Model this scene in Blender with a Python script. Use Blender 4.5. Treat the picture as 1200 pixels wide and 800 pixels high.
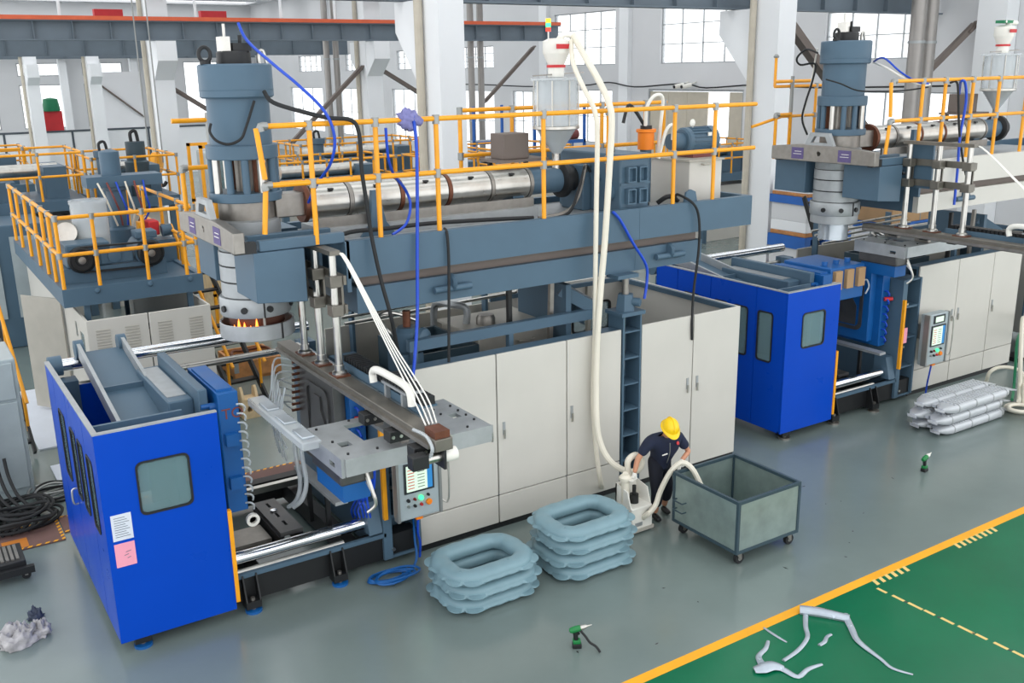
import bpy, bmesh, math, random
from mathutils import Vector, Matrix
from mathutils.geometry import tessellate_polygon
random.seed(7)
S = bpy.context.scene
COL = S.collection
for o in list(bpy.data.objects):
    bpy.data.objects.remove(o)

# ---------------------------------------------------------------- camera, world, light
# axes: X along the row of machines, Y towards the far bays, Z up; focal length in pixels of a 1200 px frame
F_PX, PITCH, ROLL, YAW, CAM_H = 1137.4, 0.27297, -0.01674, 0.56972, 6.8
cam = bpy.data.cameras.new('camera')
cam.sensor_width = 36.0
cam.lens = F_PX * 36.0 / 1200.0
cam.clip_end = 400
camo = bpy.data.objects.new('camera', cam)
COL.objects.link(camo)
fw = Vector((math.sin(YAW) * math.cos(PITCH), math.cos(YAW) * math.cos(PITCH), -math.sin(PITCH)))
rt = Vector((math.cos(YAW), -math.sin(YAW), 0))
up = rt.cross(fw)
r2 = rt * math.cos(ROLL) + up * math.sin(ROLL)
u2 = -rt * math.sin(ROLL) + up * math.cos(ROLL)
camo.matrix_world = Matrix(((r2.x, u2.x, -fw.x, 0), (r2.y, u2.y, -fw.y, 0), (r2.z, u2.z, -fw.z, CAM_H), (0, 0, 0, 1)))
S.camera = camo

w = bpy.data.worlds.new('hazy_daylight')
S.world = w
w.use_nodes = True
w.node_tree.nodes['Background'].inputs[0].default_value = (0.96, 0.98, 1.0, 1)
w.node_tree.nodes['Background'].inputs[1].default_value = 2.1

S.view_settings.view_transform = 'Standard'
S.view_settings.look = 'None'
S.view_settings.exposure = -0.1
S.view_settings.gamma = 1.0
S.view_settings.use_curve_mapping = False

# ---------------------------------------------------------------- materials
def lin(c):
    return tuple((x / 255 / 12.92) if x / 255 <= 0.04045 else ((x / 255 + 0.055) / 1.055) ** 2.4 for x in c)

MATS = {}
def mat(name, rgb, rough=0.5, metal=0.0, var=0.06, scale=3.0, bump=0.0, bscale=40.0, spec=0.5, coat=0.0):
    m = bpy.data.materials.new(name)
    m.use_nodes = True
    nt = m.node_tree
    b = nt.nodes['Principled BSDF']
    c = lin(rgb)
    b.inputs['Metallic'].default_value = metal
    b.inputs['Roughness'].default_value = rough
    b.inputs['Specular IOR Level'].default_value = spec
    if coat:
        b.inputs['Coat Weight'].default_value = coat
    tc = nt.nodes.new('ShaderNodeTexCoord')
    if var:
        n = nt.nodes.new('ShaderNodeTexNoise')
        n.inputs['Scale'].default_value = scale
        n.inputs['Detail'].default_value = 5
        nt.links.new(tc.outputs['Object'], n.inputs['Vector'])
        r = nt.nodes.new('ShaderNodeValToRGB')
        r.color_ramp.elements[0].position = 0.3
        r.color_ramp.elements[1].position = 0.7
        r.color_ramp.elements[0].color = (*[x * (1 - var) for x in c], 1)
        r.color_ramp.elements[1].color = (*[min(1, x * (1 + var)) for x in c], 1)
        nt.links.new(n.outputs['Fac'], r.inputs['Fac'])
        nt.links.new(r.outputs['Color'], b.inputs['Base Color'])
        mr = nt.nodes.new('ShaderNodeMapRange')
        mr.inputs['To Min'].default_value = max(0.02, rough - 0.08)
        mr.inputs['To Max'].default_value = min(1, rough + 0.08)
        nt.links.new(n.outputs['Fac'], mr.inputs['Value'])
        nt.links.new(mr.outputs['Result'], b.inputs['Roughness'])
    else:
        b.inputs['Base Color'].default_value = (*c, 1)
    if bump:
        n2 = nt.nodes.new('ShaderNodeTexNoise')
        n2.inputs['Scale'].default_value = bscale
        nt.links.new(tc.outputs['Object'], n2.inputs['Vector'])
        bp = nt.nodes.new('ShaderNodeBump')
        bp.inputs['Strength'].default_value = bump
        bp.inputs['Distance'].default_value = 0.01
        nt.links.new(n2.outputs['Fac'], bp.inputs['Height'])
        nt.links.new(bp.outputs['Normal'], b.inputs['Normal'])
    MATS[name] = m
    return m

mat('teal', (78, 102, 120), 0.42, var=0.05, scale=2, spec=0.3)
mat('dark_teal', (50, 70, 80), 0.45)
mat('blue', (0, 68, 182), 0.3, var=0.03, scale=1.5, spec=0.18)
mat('mould_blue', (10, 88, 156), 0.45)
mat('beige', (203, 200, 192), 0.45, var=0.03, scale=1.2)
mat('beige_dark', (176, 172, 162), 0.5)
mat('wall_white', (236, 238, 240), 0.8, var=0.03, scale=0.4)
mat('wall_grey', (214, 215, 217), 0.8, var=0.03, scale=0.4)
mat('trim_tan', (196, 188, 172), 0.7)
mat('yellow', (240, 162, 22), 0.4, var=0.07, scale=4)
mat('orange_rail', (214, 98, 62), 0.6)
mat('fitting', (150, 152, 150), 0.4, 0.6)
mat('steel', (196, 194, 188), 0.3, 1.0, var=0.1, scale=6)
mat('steel_dull', (150, 146, 140), 0.45, 0.9, var=0.12, scale=8)
mat('steel_matte', (168, 172, 174), 0.5, 0.55, var=0.1, scale=5)
mat('chrome', (225, 228, 232), 0.12, 1.0, var=0)
mat('copper', (112, 70, 52), 0.5, 0.6, var=0.2, scale=10)
mat('black', (22, 24, 26), 0.5)
mat('black_gloss', (14, 16, 18), 0.25)
mat('rubber', (28, 30, 32), 0.7)
mat('girder', (104, 116, 126), 0.6, var=0.08, scale=1)
mat('girder_dark', (74, 82, 90), 0.6, var=0.08, scale=1)
mat('pipe_grey', (158, 154, 150), 0.4, 0.5)
mat('gantry_grey', (122, 118, 110), 0.45, 0.7, var=0.15, scale=5)
mat('brown_iron', (116, 106, 100), 0.6, 0.4)
mat('white_plastic', (232, 230, 222), 0.45, var=0.02)
mat('hose_white', (224, 218, 202), 0.4, var=0.06, scale=2)
mat('hose_blue', (14, 70, 190), 0.4)
mat('red', (196, 40, 46), 0.5)
mat('orange', (240, 130, 10), 0.5)
mat('pink', (240, 160, 180), 0.7, var=0.03)
mat('paper', (214, 220, 230), 0.8, var=0.03)
mat('purple', (96, 84, 130), 0.7, var=0.15, scale=30)
mat('wood', (188, 130, 78), 0.7, var=0.25, scale=6)
mat('wood_pale', (214, 190, 150), 0.7, var=0.12, scale=6)
mat('float_blue', (122, 152, 162), 0.42, var=0.04, scale=2, spec=0.4)
mat('pontoon_silver', (196, 200, 204), 0.38, 0.25, var=0.03, scale=3)
mat('galvanised', (150, 166, 162), 0.35, 0.55, var=0.14, scale=4)
mat('helmet', (250, 205, 10), 0.35, var=0.02)
mat('navy', (28, 36, 60), 0.85, var=0.15, scale=12, bump=0.3)
mat('navy_dark', (18, 22, 36), 0.85, var=0.15, scale=12, bump=0.3)
mat('skin', (196, 140, 110), 0.55)
mat('glove', (224, 222, 214), 0.85, bump=0.4, bscale=90)
mat('rag', (168, 166, 168), 0.9, var=0.3, scale=9, bump=0.5, bscale=20)
mat('rag_dark', (70, 78, 96), 0.9, var=0.3, scale=9)
mat('film', (176, 186, 196), 0.25, 0.4, var=0.12, scale=5)
mat('drill_green', (20, 120, 60), 0.45)
mat('screen_bezel', (40, 44, 48), 0.3)
mat('panel_grey', (170, 182, 186), 0.4, 0.2)
mat('blue_rack', (40, 100, 180), 0.5)
mat('card_brown', (176, 142, 104), 0.8)
mat('mat_brown', (112, 84, 78), 0.8, var=0.1)
mat('purple_cloth', (126, 126, 176), 0.9, var=0.2, scale=14)
mat('clear_scrap', (186, 194, 200), 0.2, 0.5, var=0.1)
mat('mould_dark', (92, 92, 92), 0.4, 0.6, var=0.15, scale=4)
mat('green', (20, 120, 80), 0.5)
mat('sensor', (120, 20, 20), 0.4)
mat('dark_red', (120, 62, 58), 0.6)

def glassy(name, rgb, rough, alpha, spec=0.6):
    m = bpy.data.materials.new(name)
    m.use_nodes = True
    nt = m.node_tree
    b = nt.nodes['Principled BSDF']
    b.inputs['Base Color'].default_value = (*lin(rgb), 1)
    b.inputs['Roughness'].default_value = rough
    b.inputs['Alpha'].default_value = alpha
    b.inputs['Specular IOR Level'].default_value = spec
    MATS[name] = m
    return m
glassy('guard_glass', (120, 150, 155), 0.08, 0.55)
glassy('window_glass', (245, 250, 255), 0.1, 0.12)
glassy('clear_plastic', (215, 222, 226), 0.12, 0.42)
glassy('clear_hose', (220, 228, 232), 0.15, 0.55)

def glow(name, rgb, st):
    m = bpy.data.materials.new(name)
    m.use_nodes = True
    b = m.node_tree.nodes['Principled BSDF']
    b.inputs['Base Color'].default_value = (*lin(rgb), 1)
    b.inputs['Emission Color'].default_value = (*lin(rgb), 1)
    b.inputs['Emission Strength'].default_value = st
    MATS[name] = m
    return m
glow('led_green', (60, 255, 140), 2.0)
glow('led_red', (255, 60, 40), 1.2)
glow('led_amber', (255, 200, 40), 1.6)
glow('flame', (255, 140, 50), 3.0)
mat('hot', (92, 58, 46), 0.6, 0.4, var=0.15, scale=8)
glow('screen_pale', (205, 225, 205), 0.55)
glow('screen_blue', (40, 120, 180), 0.5)
glow('screen_text', (190, 60, 60), 0.3)

# ---------------------------------------------------------------- mesh builder
OFF = Vector((0, 0, 0))          # offset of the machine being built
ORG = {}

class MB:
    def __init__(s):
        s.v, s.f = [], []

    def add(s, vs, fs):
        k = len(s.v)
        s.v += [Vector(p) for p in vs]
        s.f += [tuple(i + k for i in f) for f in fs]
        return s

    def box(s, x0, x1, y0, y1, z0, z1):
        if x0 > x1: x0, x1 = x1, x0
        if y0 > y1: y0, y1 = y1, y0
        if z0 > z1: z0, z1 = z1, z0
        return s.add([(x, y, z) for x in (x0, x1) for y in (y0, y1) for z in (z0, z1)],
                     [(0, 1, 3, 2), (4, 6, 7, 5), (0, 4, 5, 1), (2, 3, 7, 6), (0, 2, 6, 4), (1, 5, 7, 3)])

    def bar(s, a, b, w, h, up=(0, 0, 1)):
        """rectangular bar from a to b, w across, h along up"""
        a, b = Vector(a), Vector(b)
        d = (b - a).normalized()
        u = Vector(up)
        x = d.cross(u)
        if x.length < 1e-4:
            x = d.cross(Vector((1, 0, 0)))
        x.normalize()
        u = x.cross(d)
        vs = [p + x * sx * w / 2 + u * su * h / 2 for p in (a, b) for sx in (-1, 1) for su in (-1, 1)]
        return s.add(vs, [(0, 1, 3, 2), (4, 6, 7, 5), (0, 4, 5, 1), (2, 3, 7, 6), (0, 2, 6, 4), (1, 5, 7, 3)])

    def cyl(s, a, b, r, n=16, r2=None, caps=True):
        a, b = Vector(a), Vector(b)
        r2 = r if r2 is None else r2
        d = (b - a).normalized()
        x = d.orthogonal().normalized()
        y = d.cross(x)
        vs = []
        for p, q in ((a, r), (b, r2)):
            vs += [p + (x * math.cos(2 * math.pi * i / n) + y * math.sin(2 * math.pi * i / n)) * q for i in range(n)]
        fs = [(i, (i + 1) % n, n + (i + 1) % n, n + i) for i in range(n)]
        if caps:
            fs += [tuple(range(n - 1, -1, -1)), tuple(range(n, 2 * n))]
        return s.add(vs, fs)

    def lathe(s, prof, c=(0, 0, 0), n=32, axis=(0, 0, 1)):
        """prof: list of (radius, height along axis)"""
        c = Vector(c)
        d = Vector(axis).normalized()
        x = d.orthogonal().normalized()
        y = d.cross(x)
        vs, fs = [], []
        for r, h in prof:
            vs += [c + d * h + (x * math.cos(2 * math.pi * i / n) + y * math.sin(2 * math.pi * i / n)) * r for i in range(n)]
        for k in range(len(prof) - 1):
            fs += [(k * n + i, k * n + (i + 1) % n, (k + 1) * n + (i + 1) % n, (k + 1) * n + i) for i in range(n)]
        if prof[0][0] > 1e-4: fs.append(tuple(range(n - 1, -1, -1)))
        if prof[-1][0] > 1e-4: fs.append(tuple(range((len(prof) - 1) * n, len(prof) * n)))
        return s.add(vs, fs)

    def tube(s, pts, r, n=8, smooth=4, caps=True, closed=False):
        P = [Vector(p) for p in pts]
        if smooth and len(P) > 2:
            Q = []
            N = len(P)
            for i in range(N if closed else N - 1):
                g = lambda k: P[k % N] if closed else P[max(0, min(N - 1, k))]
                p0, p1, p2, p3 = g(i - 1), g(i), g(i + 1), g(i + 2)
                for t in range(smooth):
                    u = t / smooth
                    Q.append(0.5 * ((2 * p1) + (p2 - p0) * u + (2 * p0 - 5 * p1 + 4 * p2 - p3) * u * u + (-p0 + 3 * p1 - 3 * p2 + p3) * u ** 3))
            if not closed: Q.append(P[-1])
            P = Q
        M = len(P)
        vs, fs = [], []
        x = None
        for i in range(M):
            if closed:
                d = P[(i + 1) % M] - P[i - 1]
            else:
                d = P[min(M - 1, i + 1)] - P[max(0, i - 1)]
            if d.length < 1e-6: d = Vector((0, 0, 1))
            d.normalize()
            if x is None:
                x = d.orthogonal().normalized()
            else:
                x = x - d * x.dot(d)
                x = x.normalized() if x.length > 1e-5 else d.orthogonal().normalized()
            y = d.cross(x)
            rr = r[min(i, len(r) - 1)] if isinstance(r, (list, tuple)) else r
            vs += [P[i] + (x * math.cos(2 * math.pi * k / n) + y * math.sin(2 * math.pi * k / n)) * rr for k in range(n)]
        for i in range(M if closed else M - 1):
            j = (i + 1) % M
            fs += [(i * n + k, i * n + (k + 1) % n, j * n + (k + 1) % n, j * n + k) for k in range(n)]
        if caps and not closed:
            fs += [tuple(range(n - 1, -1, -1)), tuple(range((M - 1) * n, M * n))]
        return s.add(vs, fs)

    def slab(s, outer, holes, place, t0, t1):
        """polygon with holes, 2D points (u,v); place(u,v,t) gives the 3D point; thickness t0..t1"""
        loops = [outer] + list(holes)
        tris = tessellate_polygon([[Vector((u, v, 0)) for u, v in lp] for lp in loops])
        flat = [p for lp in loops for p in lp]
        n = len(flat)
        vs = [place(u, v, t0) for u, v in flat] + [place(u, v, t1) for u, v in flat]
        fs = [tuple(t) for t in tris] + [tuple(i + n for i in reversed(t)) for t in tris]
        k = 0
        for lp in loops:
            m = len(lp)
            fs += [(k + i, k + (i + 1) % m, n + k + (i + 1) % m, n + k + i) for i in range(m)]
            k += m
        return s.add(vs, fs)

    def build(s, name, m, parent=None, smooth=True, bev=0.0, angle=35):
        me = bpy.data.meshes.new(name)
        base = ORG[parent.name] if parent is not None else Vector((0, 0, 0))
        off = OFF if parent is None else OFF - base
        me.from_pydata([v + off for v in s.v], [], s.f)
        bm = bmesh.new()
        bm.from_mesh(me)
        bmesh.ops.recalc_face_normals(bm, faces=bm.faces)
        bm.to_mesh(me)
        bm.free()
        if smooth:
            me.shade_smooth()
            me.set_sharp_from_angle(angle=math.radians(angle))
        if m: me.materials.append(MATS[m])
        o = bpy.data.objects.new(name, me)
        COL.objects.link(o)
        if parent is not None:
            o.parent = parent
            ORG[o.name] = base
        if bev:
            b = o.modifiers.new('bevel', 'BEVEL')
            b.width = bev
            b.segments = 2
            b.limit_method = 'ANGLE'
        return o

def tag(o, label, cat, group=None):
    o['label'] = label
    o['category'] = cat
    if group: o['group'] = group
    return o

def thing(name, label, cat, base, group=None):
    o = bpy.data.objects.new(name, None)
    o.empty_display_size = 0.1
    COL.objects.link(o)
    o.location = Vector(base) + OFF
    ORG[o.name] = o.location.copy()
    return tag(o, label, cat, group)

def solid(name, label, cat, mb, m, group=None, bev=0.0, **k):
    """a thing that is one mesh; its origin goes to the middle of its base"""
    o = mb.build(name, m, None, bev=bev, **k)
    me = o.data
    xs = [v.co.x for v in me.vertices]; ys = [v.co.y for v in me.vertices]; zs = [v.co.z for v in me.vertices]
    c = Vector(((min(xs) + max(xs)) / 2, (min(ys) + max(ys)) / 2, min(zs)))
    me.transform(Matrix.Translation(-c))
    o.location = c
    ORG[o.name] = c.copy()
    return tag(o, label, cat, group)

def struct(name, mb, m, parent=None, label=None, **k):
    o = mb.build(name, m, parent, **k)
    if parent is None:
        o['kind'] = 'structure'
        ORG[o.name] = Vector((0, 0, 0))
    return o

def copy_tree(o, delta, label=None, group=None, parent=None):
    c = o.copy()
    COL.objects.link(c)
    if parent is None:
        c.location = o.location + Vector(delta)
        if label: c['label'] = label
        if group: c['group'] = group
    else:
        c.parent = parent
    ORG[c.name] = ORG.get(o.name, o.location) + Vector(delta)
    for ch in o.children:
        copy_tree(ch, delta, parent=c)
    return c

def rrect(u0, u1, v0, v1, r, n=4):
    out = []
    for cx, cy, a in ((u1 - r, v1 - r, 0), (u0 + r, v1 - r, 90), (u0 + r, v0 + r, 180), (u1 - r, v0 + r, 270)):
        for i in range(n + 1):
            t = math.radians(a + 90 * i / n)
            out.append((cx + r * math.cos(t), cy + r * math.sin(t)))
    return out

def rect(u0, u1, v0, v1):
    return [(u0, v0), (u1, v0), (u1, v1), (u0, v1)]

onY = lambda y: (lambda u, v, t: (u, y + t, v))      # u = X, v = Z on a plane of constant Y
onX = lambda x: (lambda u, v, t: (x + t, u, v))      # u = Y, v = Z
onZ = lambda z: (lambda u, v, t: (u, v, z + t))      # u = X, v = Y

def railing(root, path, z0, heights, posts, r=0.033, close_posts=True, mt='yellow'):
    """path: list of (x,y); heights above z0 of the rails; posts: list of (x,y)"""
    for h in heights:
        for (xa, ya), (xb, yb) in zip(path, path[1:]):
            MB().cyl((xa, ya, z0 + h), (xb, yb, z0 + h), r, 10).build('rail', mt, root)
    top = max(heights)
    for x, y in posts:
        MB().cyl((x, y, z0), (x, y, z0 + top), r, 10).build('post', mt, root)
        for h in heights:
            MB().cyl((x, y, z0 + h - 0.06), (x, y, z0 + h + 0.05), r * 1.5, 10).build('clamp', 'fitting', root)
# ---------------------------------------------------------------- floor
def floor_mat(name, rgb, rough, stain, stain_rgb, var=0.08, spec=0.5):
    m = bpy.data.materials.new(name)
    m.use_nodes = True
    nt = m.node_tree
    b = nt.nodes['Principled BSDF']
    tc = nt.nodes.new('ShaderNodeTexCoord')
    def noise(sc, det=6, rgh=0.6):
        n = nt.nodes.new('ShaderNodeTexNoise')
        n.inputs['Scale'].default_value = sc
        n.inputs['Detail'].default_value = det
        n.inputs['Roughness'].default_value = rgh
        nt.links.new(tc.outputs['Object'], n.inputs['Vector'])
        return n
    c = lin(rgb)
    a = noise(0.45)
    r = nt.nodes.new('ShaderNodeValToRGB')
    r.color_ramp.elements[0].position = 0.32
    r.color_ramp.elements[1].position = 0.68
    r.color_ramp.elements[0].color = (*[x * (1 - var) for x in c], 1)
    r.color_ramp.elements[1].color = (*[x * (1 + var) for x in c], 1)
    nt.links.new(a.outputs['Fac'], r.inputs['Fac'])
    s = noise(2.6, 8, 0.72)
    r2 = nt.nodes.new('ShaderNodeValToRGB')
    r2.color_ramp.elements[0].position = stain
    r2.color_ramp.elements[1].position = stain + 0.1
    r2.color_ramp.elements[0].color = (0, 0, 0, 1)
    r2.color_ramp.elements[1].color = (0.35, 0.35, 0.35, 1)
    nt.links.new(s.outputs['Fac'], r2.inputs['Fac'])
    mx = nt.nodes.new('ShaderNodeMix')
    mx.data_type = 'RGBA'
    nt.links.new(r2.outputs['Color'], mx.inputs['Factor'])
    nt.links.new(r.outputs['Color'], mx.inputs['A'])
    mx.inputs['B'].default_value = (*lin(stain_rgb), 1)
    nt.links.new(mx.outputs['Result'], b.inputs['Base Color'])
    mr = nt.nodes.new('ShaderNodeMapRange')
    mr.inputs['To Min'].default_value = rough - 0.08
    mr.inputs['To Max'].default_value = rough + 0.12
    nt.links.new(noise(1.3).outputs['Fac'], mr.inputs['Value'])
    nt.links.new(mr.outputs['Result'], b.inputs['Roughness'])
    b.inputs['Specular IOR Level'].default_value = spec
    bp = nt.nodes.new('ShaderNodeBump')
    bp.inputs['Strength'].default_value = 0.05
    bp.inputs['Distance'].default_value = 0.01
    nt.links.new(noise(5, 3).outputs['Fac'], bp.inputs['Height'])
    nt.links.new(bp.outputs['Normal'], b.inputs['Normal'])
    MATS[name] = m
floor_mat('floor_grey', (114, 127, 124), 0.2, 0.72, (70, 74, 76), spec=0.85)
floor_mat('floor_green', (0, 100, 66), 0.2, 0.78, (0, 80, 58), 0.12, 0.32)
mat('line_yellow', (240, 168, 20), 0.5, var=0.08, scale=2)
mat('tape_pale', (226, 196, 120), 0.6)

fl = struct('floor', MB().box(-8, 33, 0, 96, -0.2, 0), 'floor_grey', smooth=False)
gf = struct('floor_green_zone', MB().box(3, 32, 0.5, 7.36, 0, 0.003), 'floor_green', smooth=False)
struct('yellow_line', MB().box(3, 32, 7.36, 7.5, 0, 0.004), 'line_yellow', fl, smooth=False)
for k in range(13):     # worn hazard tape across the green zone
    y = 7.2 - k * 0.23
    struct('tape_dash', MB().box(10.36 + 0.012 * k, 10.405 + 0.012 * k, y - 0.15 - 0.03 * (k % 3), y, 0, 0.005), 'tape_pale', fl, smooth=False)
    if k % 2:
        struct('tape_dash', MB().box(10.365 + 0.012 * k, 10.4 + 0.012 * k, y - 0.22, y - 0.19, 0, 0.005), 'black', fl, smooth=False)
for x0, n in ((10.45, 6), (12.3, 8), (14.2, 8)):
    for k in range(n):
        x = x0 + k * 0.13
        MBt = MB().slab([(x, 7.25), (x + 0.06, 7.25), (x + 0.1, 7.37), (x + 0.04, 7.37)], [], onZ(0.003), 0, 0.003)
        struct('tape_dash', MBt, 'tape_pale', fl, smooth=False)
# brown rubber mats with hazard edges on the floor by the left cabinet
mat('mat_orange', (196, 120, 40), 0.7)

# roof with skylight strips, above the frame
sky = [rect(-6, 31, -1 + 6.5 * k, 2.6 + 6.5 * k) for k in range(15)]     # the same strip over every bay
struct('ceiling', MB().slab(rect(-8, 32.3, -3, 96), sky, onZ(13), 0, 0.2), 'wall_grey', smooth=False)
# ---------------------------------------------------------------- end wall (X = 32) with windows
WX = 32.0
ups = [(22.2, 26.8, 6.95, 9.6), (31.0, 36.5, 6.95, 9.6), (39.9, 45.2, 6.95, 9.6), (51.5, 56, 6.9, 8.2), (60.5, 64.5, 6.9, 8.2), (69.5, 73.5, 6.9, 8.2), (78.5, 83.5, 6.9, 8.2)]
lows = [(20.5, 25.6, 3.0, 5.78), (40.1, 43.4, 3.0, 5.72), (46.5, 49.5, 2.2, 5.6), (51.5, 57.0, 2.0, 5.6), (60.5, 65.5, 2.0, 5.6), (69, 75, 2.0, 5.6), (78.5, 86, 2.0, 5.6)]
gate = (31.0, 37.3, 0.02, 5.8)
holes = [rect(a, b, c, d) for a, b, c, d in ups + lows + [gate]]
struct('wall_end', MB().slab(rect(8, 96, 0, 13), holes, onX(WX), 0, 0.3), 'wall_grey', smooth=False)
def window(i, y0, y1, z0, z1, nc, nr, x=WX):
    r = struct('window_%d' % i, MB().slab(rect(y0, y1, z0, z1), [rect(y0 + 0.05, y1 - 0.05, z0 + 0.05, z1 - 0.05)], onX(x + 0.1), 0, 0.08), 'steel_matte', smooth=False)
    for k in range(1, nc):
        y = y0 + (y1 - y0) * k / nc
        struct('mullion', MB().box(x + 0.1, x + 0.16, y - 0.025, y + 0.025, z0 + 0.05, z1 - 0.05), 'steel_matte', r, smooth=False)
    for k in range(1, nr):
        z = z0 + (z1 - z0) * k / nr
        struct('mullion', MB().box(x + 0.11, x + 0.15, y0 + 0.05, y1 - 0.05, z - 0.02, z + 0.02), 'steel_matte', r, smooth=False)
    for a in range(nc):
        for c in range(nr):
            ya, yb = y0 + (y1 - y0) * a / nc + 0.03, y0 + (y1 - y0) * (a + 1) / nc - 0.03
            za, zb = z0 + (z1 - z0) * c / nr + 0.03, z0 + (z1 - z0) * (c + 1) / nr - 0.03
            struct('pane', MB().box(x + 0.125, x + 0.135, ya, yb, za, zb), 'window_glass', r, smooth=False)
n = 0
for (a, b, c, d) in ups:
    n += 1
    window(n, a, b, c, d, 4, 3)
for (a, b, c, d) in lows:
    n += 1
    window(n, a, b, c, d, 3, 2)
# sliding gate: folded leaves each side of a bright gap
dr = struct('door_1', MB().slab(rect(*gate), [rect(gate[0] + 0.08, gate[1] - 0.08, 0.03, gate[3] - 0.1)], onX(WX + 0.02), 0, 0.2), 'steel_matte', smooth=False)
for k, (a, b) in enumerate(((33.25, 34.6), (34.62, 35.9), (35.92, 37.2), (31.1, 31.9))):
    struct('gate_leaf', MB().box(WX + 0.06, WX + 0.12, a, b, 0.04, 5.68), 'trim_tan', dr, smooth=False)
# pilasters, ledges and cable run on the end wall
for k, y in enumerate((29.2, 38.6, 45.6, 58.6, 67.5, 76.4)):
    struct('trim_%d' % (k + 1), MB().box(WX - 0.25, WX, y, y + 0.7, 0, 13), 'wall_white', smooth=False)
solid('wall_cable', 'dark cable run sagging along the window wall', 'cable',
      MB().tube([(WX - 0.3, y, 5.98 + 0.12 * math.sin(y * 1.3) * (1 if k % 3 else 0.3)) for k, y in enumerate([21, 24, 27, 30, 33, 34.2, 35.5, 38, 40, 42, 44, 47, 52, 58])], 0.035, 6), 'black')
for y in (34.0, 34.5):
    c = thing('security_camera', 'white bullet camera on the wall cable above the gate', 'camera', (WX - 0.35, y, 6.0), 'pair of wall cameras')
    MB().cyl((WX - 0.3, y, 6.0), (WX - 0.75, y + 0.1, 5.92), 0.1, 10).build('housing', 'white_plastic', c)
    MB().cyl((WX - 0.75, y + 0.1, 5.92), (WX - 0.8, y + 0.11, 5.91), 0.07, 10).build('lens', 'black', c)
    MB().bar((WX, y, 6.12), (WX - 0.35, y, 6.02), 0.05, 0.05).build('bracket', 'white_plastic', c)

# far wall (Y = 95) with tall openings
fh = [rect(x, x + 3.4, z0, z1) for x in (6, 11.2, 16.4) for z0, z1 in ((2.5, 6.2), (6.9, 8.0))] + [rect(25.2, 28.4, 2.5, 8.0)]
struct('wall_far', MB().slab(rect(-8, 32, 0, 13), fh, onY(95), 0, 0.3), 'wall_grey', smooth=False)
for k, lp in enumerate(fh):
    n += 1
    x0, x1, z0, z1 = lp[0][0], lp[1][0], lp[0][1], lp[2][1]
    r = struct('window_%d' % n, MB().slab(lp, [rect(x0 + 0.08, x1 - 0.08, z0 + 0.08, z1 - 0.08)], onY(95.1), 0, 0.1), 'steel_matte', smooth=False)
    for q in range(3):
        xa = x0 + (x1 - x0) * q / 3 + 0.06
        struct('pane', MB().box(xa, xa + (x1 - x0) / 3 - 0.1, 95.13, 95.15, z0 + 0.06, z1 - 0.06), 'window_glass', r, smooth=False)
# far low wall with grey coping and joints
lw = struct('wall_low', MB().box(-6, 24, 73, 73.3, 0, 3.2), 'wall_white', smooth=False)
struct('coping', MB().box(-6, 24, 72.95, 73.35, 3.2, 3.32), 'girder_dark', lw, smooth=False)
for x in (7.2, 11.4, 16.4, 20.8):
    struct('joint', MB().box(x, x + 0.14, 72.96, 73, 0, 3.2), 'girder_dark', lw, smooth=False)
wp = struct('wall_panel', MB().box(13.6, 16.9, 75.8, 76, 0, 7.1), 'wall_white', smooth=False)

# ---------------------------------------------------------------- columns and crane girders
def column(x0, x1, y0, y1, zt, corb, label, group=None, pipe=True):
    t = thing('building_column', label, 'column', ((x0 + x1) / 2, (y0 + y1) / 2, 0), group)
    MB().box(x0, x1, y0, y1, 0, zt).build('shaft', 'wall_white', t)
    for sgn, (ln, za, zb, zc) in corb:
        yb = y1 if sgn > 0 else y0
        MB().slab([(yb, za), (yb + sgn * ln, zb), (yb + sgn * ln, zc), (yb, zc)], [], onX(x0 + 0.02), 0, x1 - x0 - 0.04).build('corbel', 'wall_white', t)
    if pipe:
        MB().cyl((x0 - 0.12, y1 - 0.12, 0), (x0 - 0.12, y1 - 0.12, zt), 0.1, 10).build('drain_pipe', 'trim_tan', t)
    return t
cA = column(11.0, 11.66, 20, 20.85, 13, [(1, (1.35, 6.2, 7.7, 8.38))], 'white column with a tan drain pipe rising behind the long steel deck with the worker below')
cB = column(21.9, 22.6, 20, 21.0, 13, [(1, (1.35, 6.2, 7.7, 8.38))], 'white corbelled column behind the second die head, beside the stacked blue pallets')
cC = column(31.3, 31.98, 19.0, 20.0, 13, [], 'white corner column at the end of the window wall', pipe=False)
cD = column(10.55, 11.4, 44.6, 45.5, 13, [(-1, (0.95, 6.6, 7.4, 8.2))], 'white column under the orange-railed crane girder, near the yellow crane hook')
cE = column(20.5, 21.35, 44.6, 45.5, 13, [(-1, (0.95, 6.6, 7.4, 8.2)), (1, (0.95, 6.6, 7.4, 8.2))], 'white column with corbels on both sides under the orange-railed crane girder')
for x in (8.9, 12.7):
    column(x, x + 0.75, 71.4, 72.2, 8.1, [(-1, (0.7, 6.3, 6.8, 7.6))], 'slim white corbelled column before the far low wall', 'slim columns before the far low wall')
for x in (6.2, 14.4, 17.2, 20.3):
    column(x, x + 0.6, 94.0, 94.8, 10, [], 'thin white pier against the far window wall', 'piers against the far window wall', pipe=False)

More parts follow.
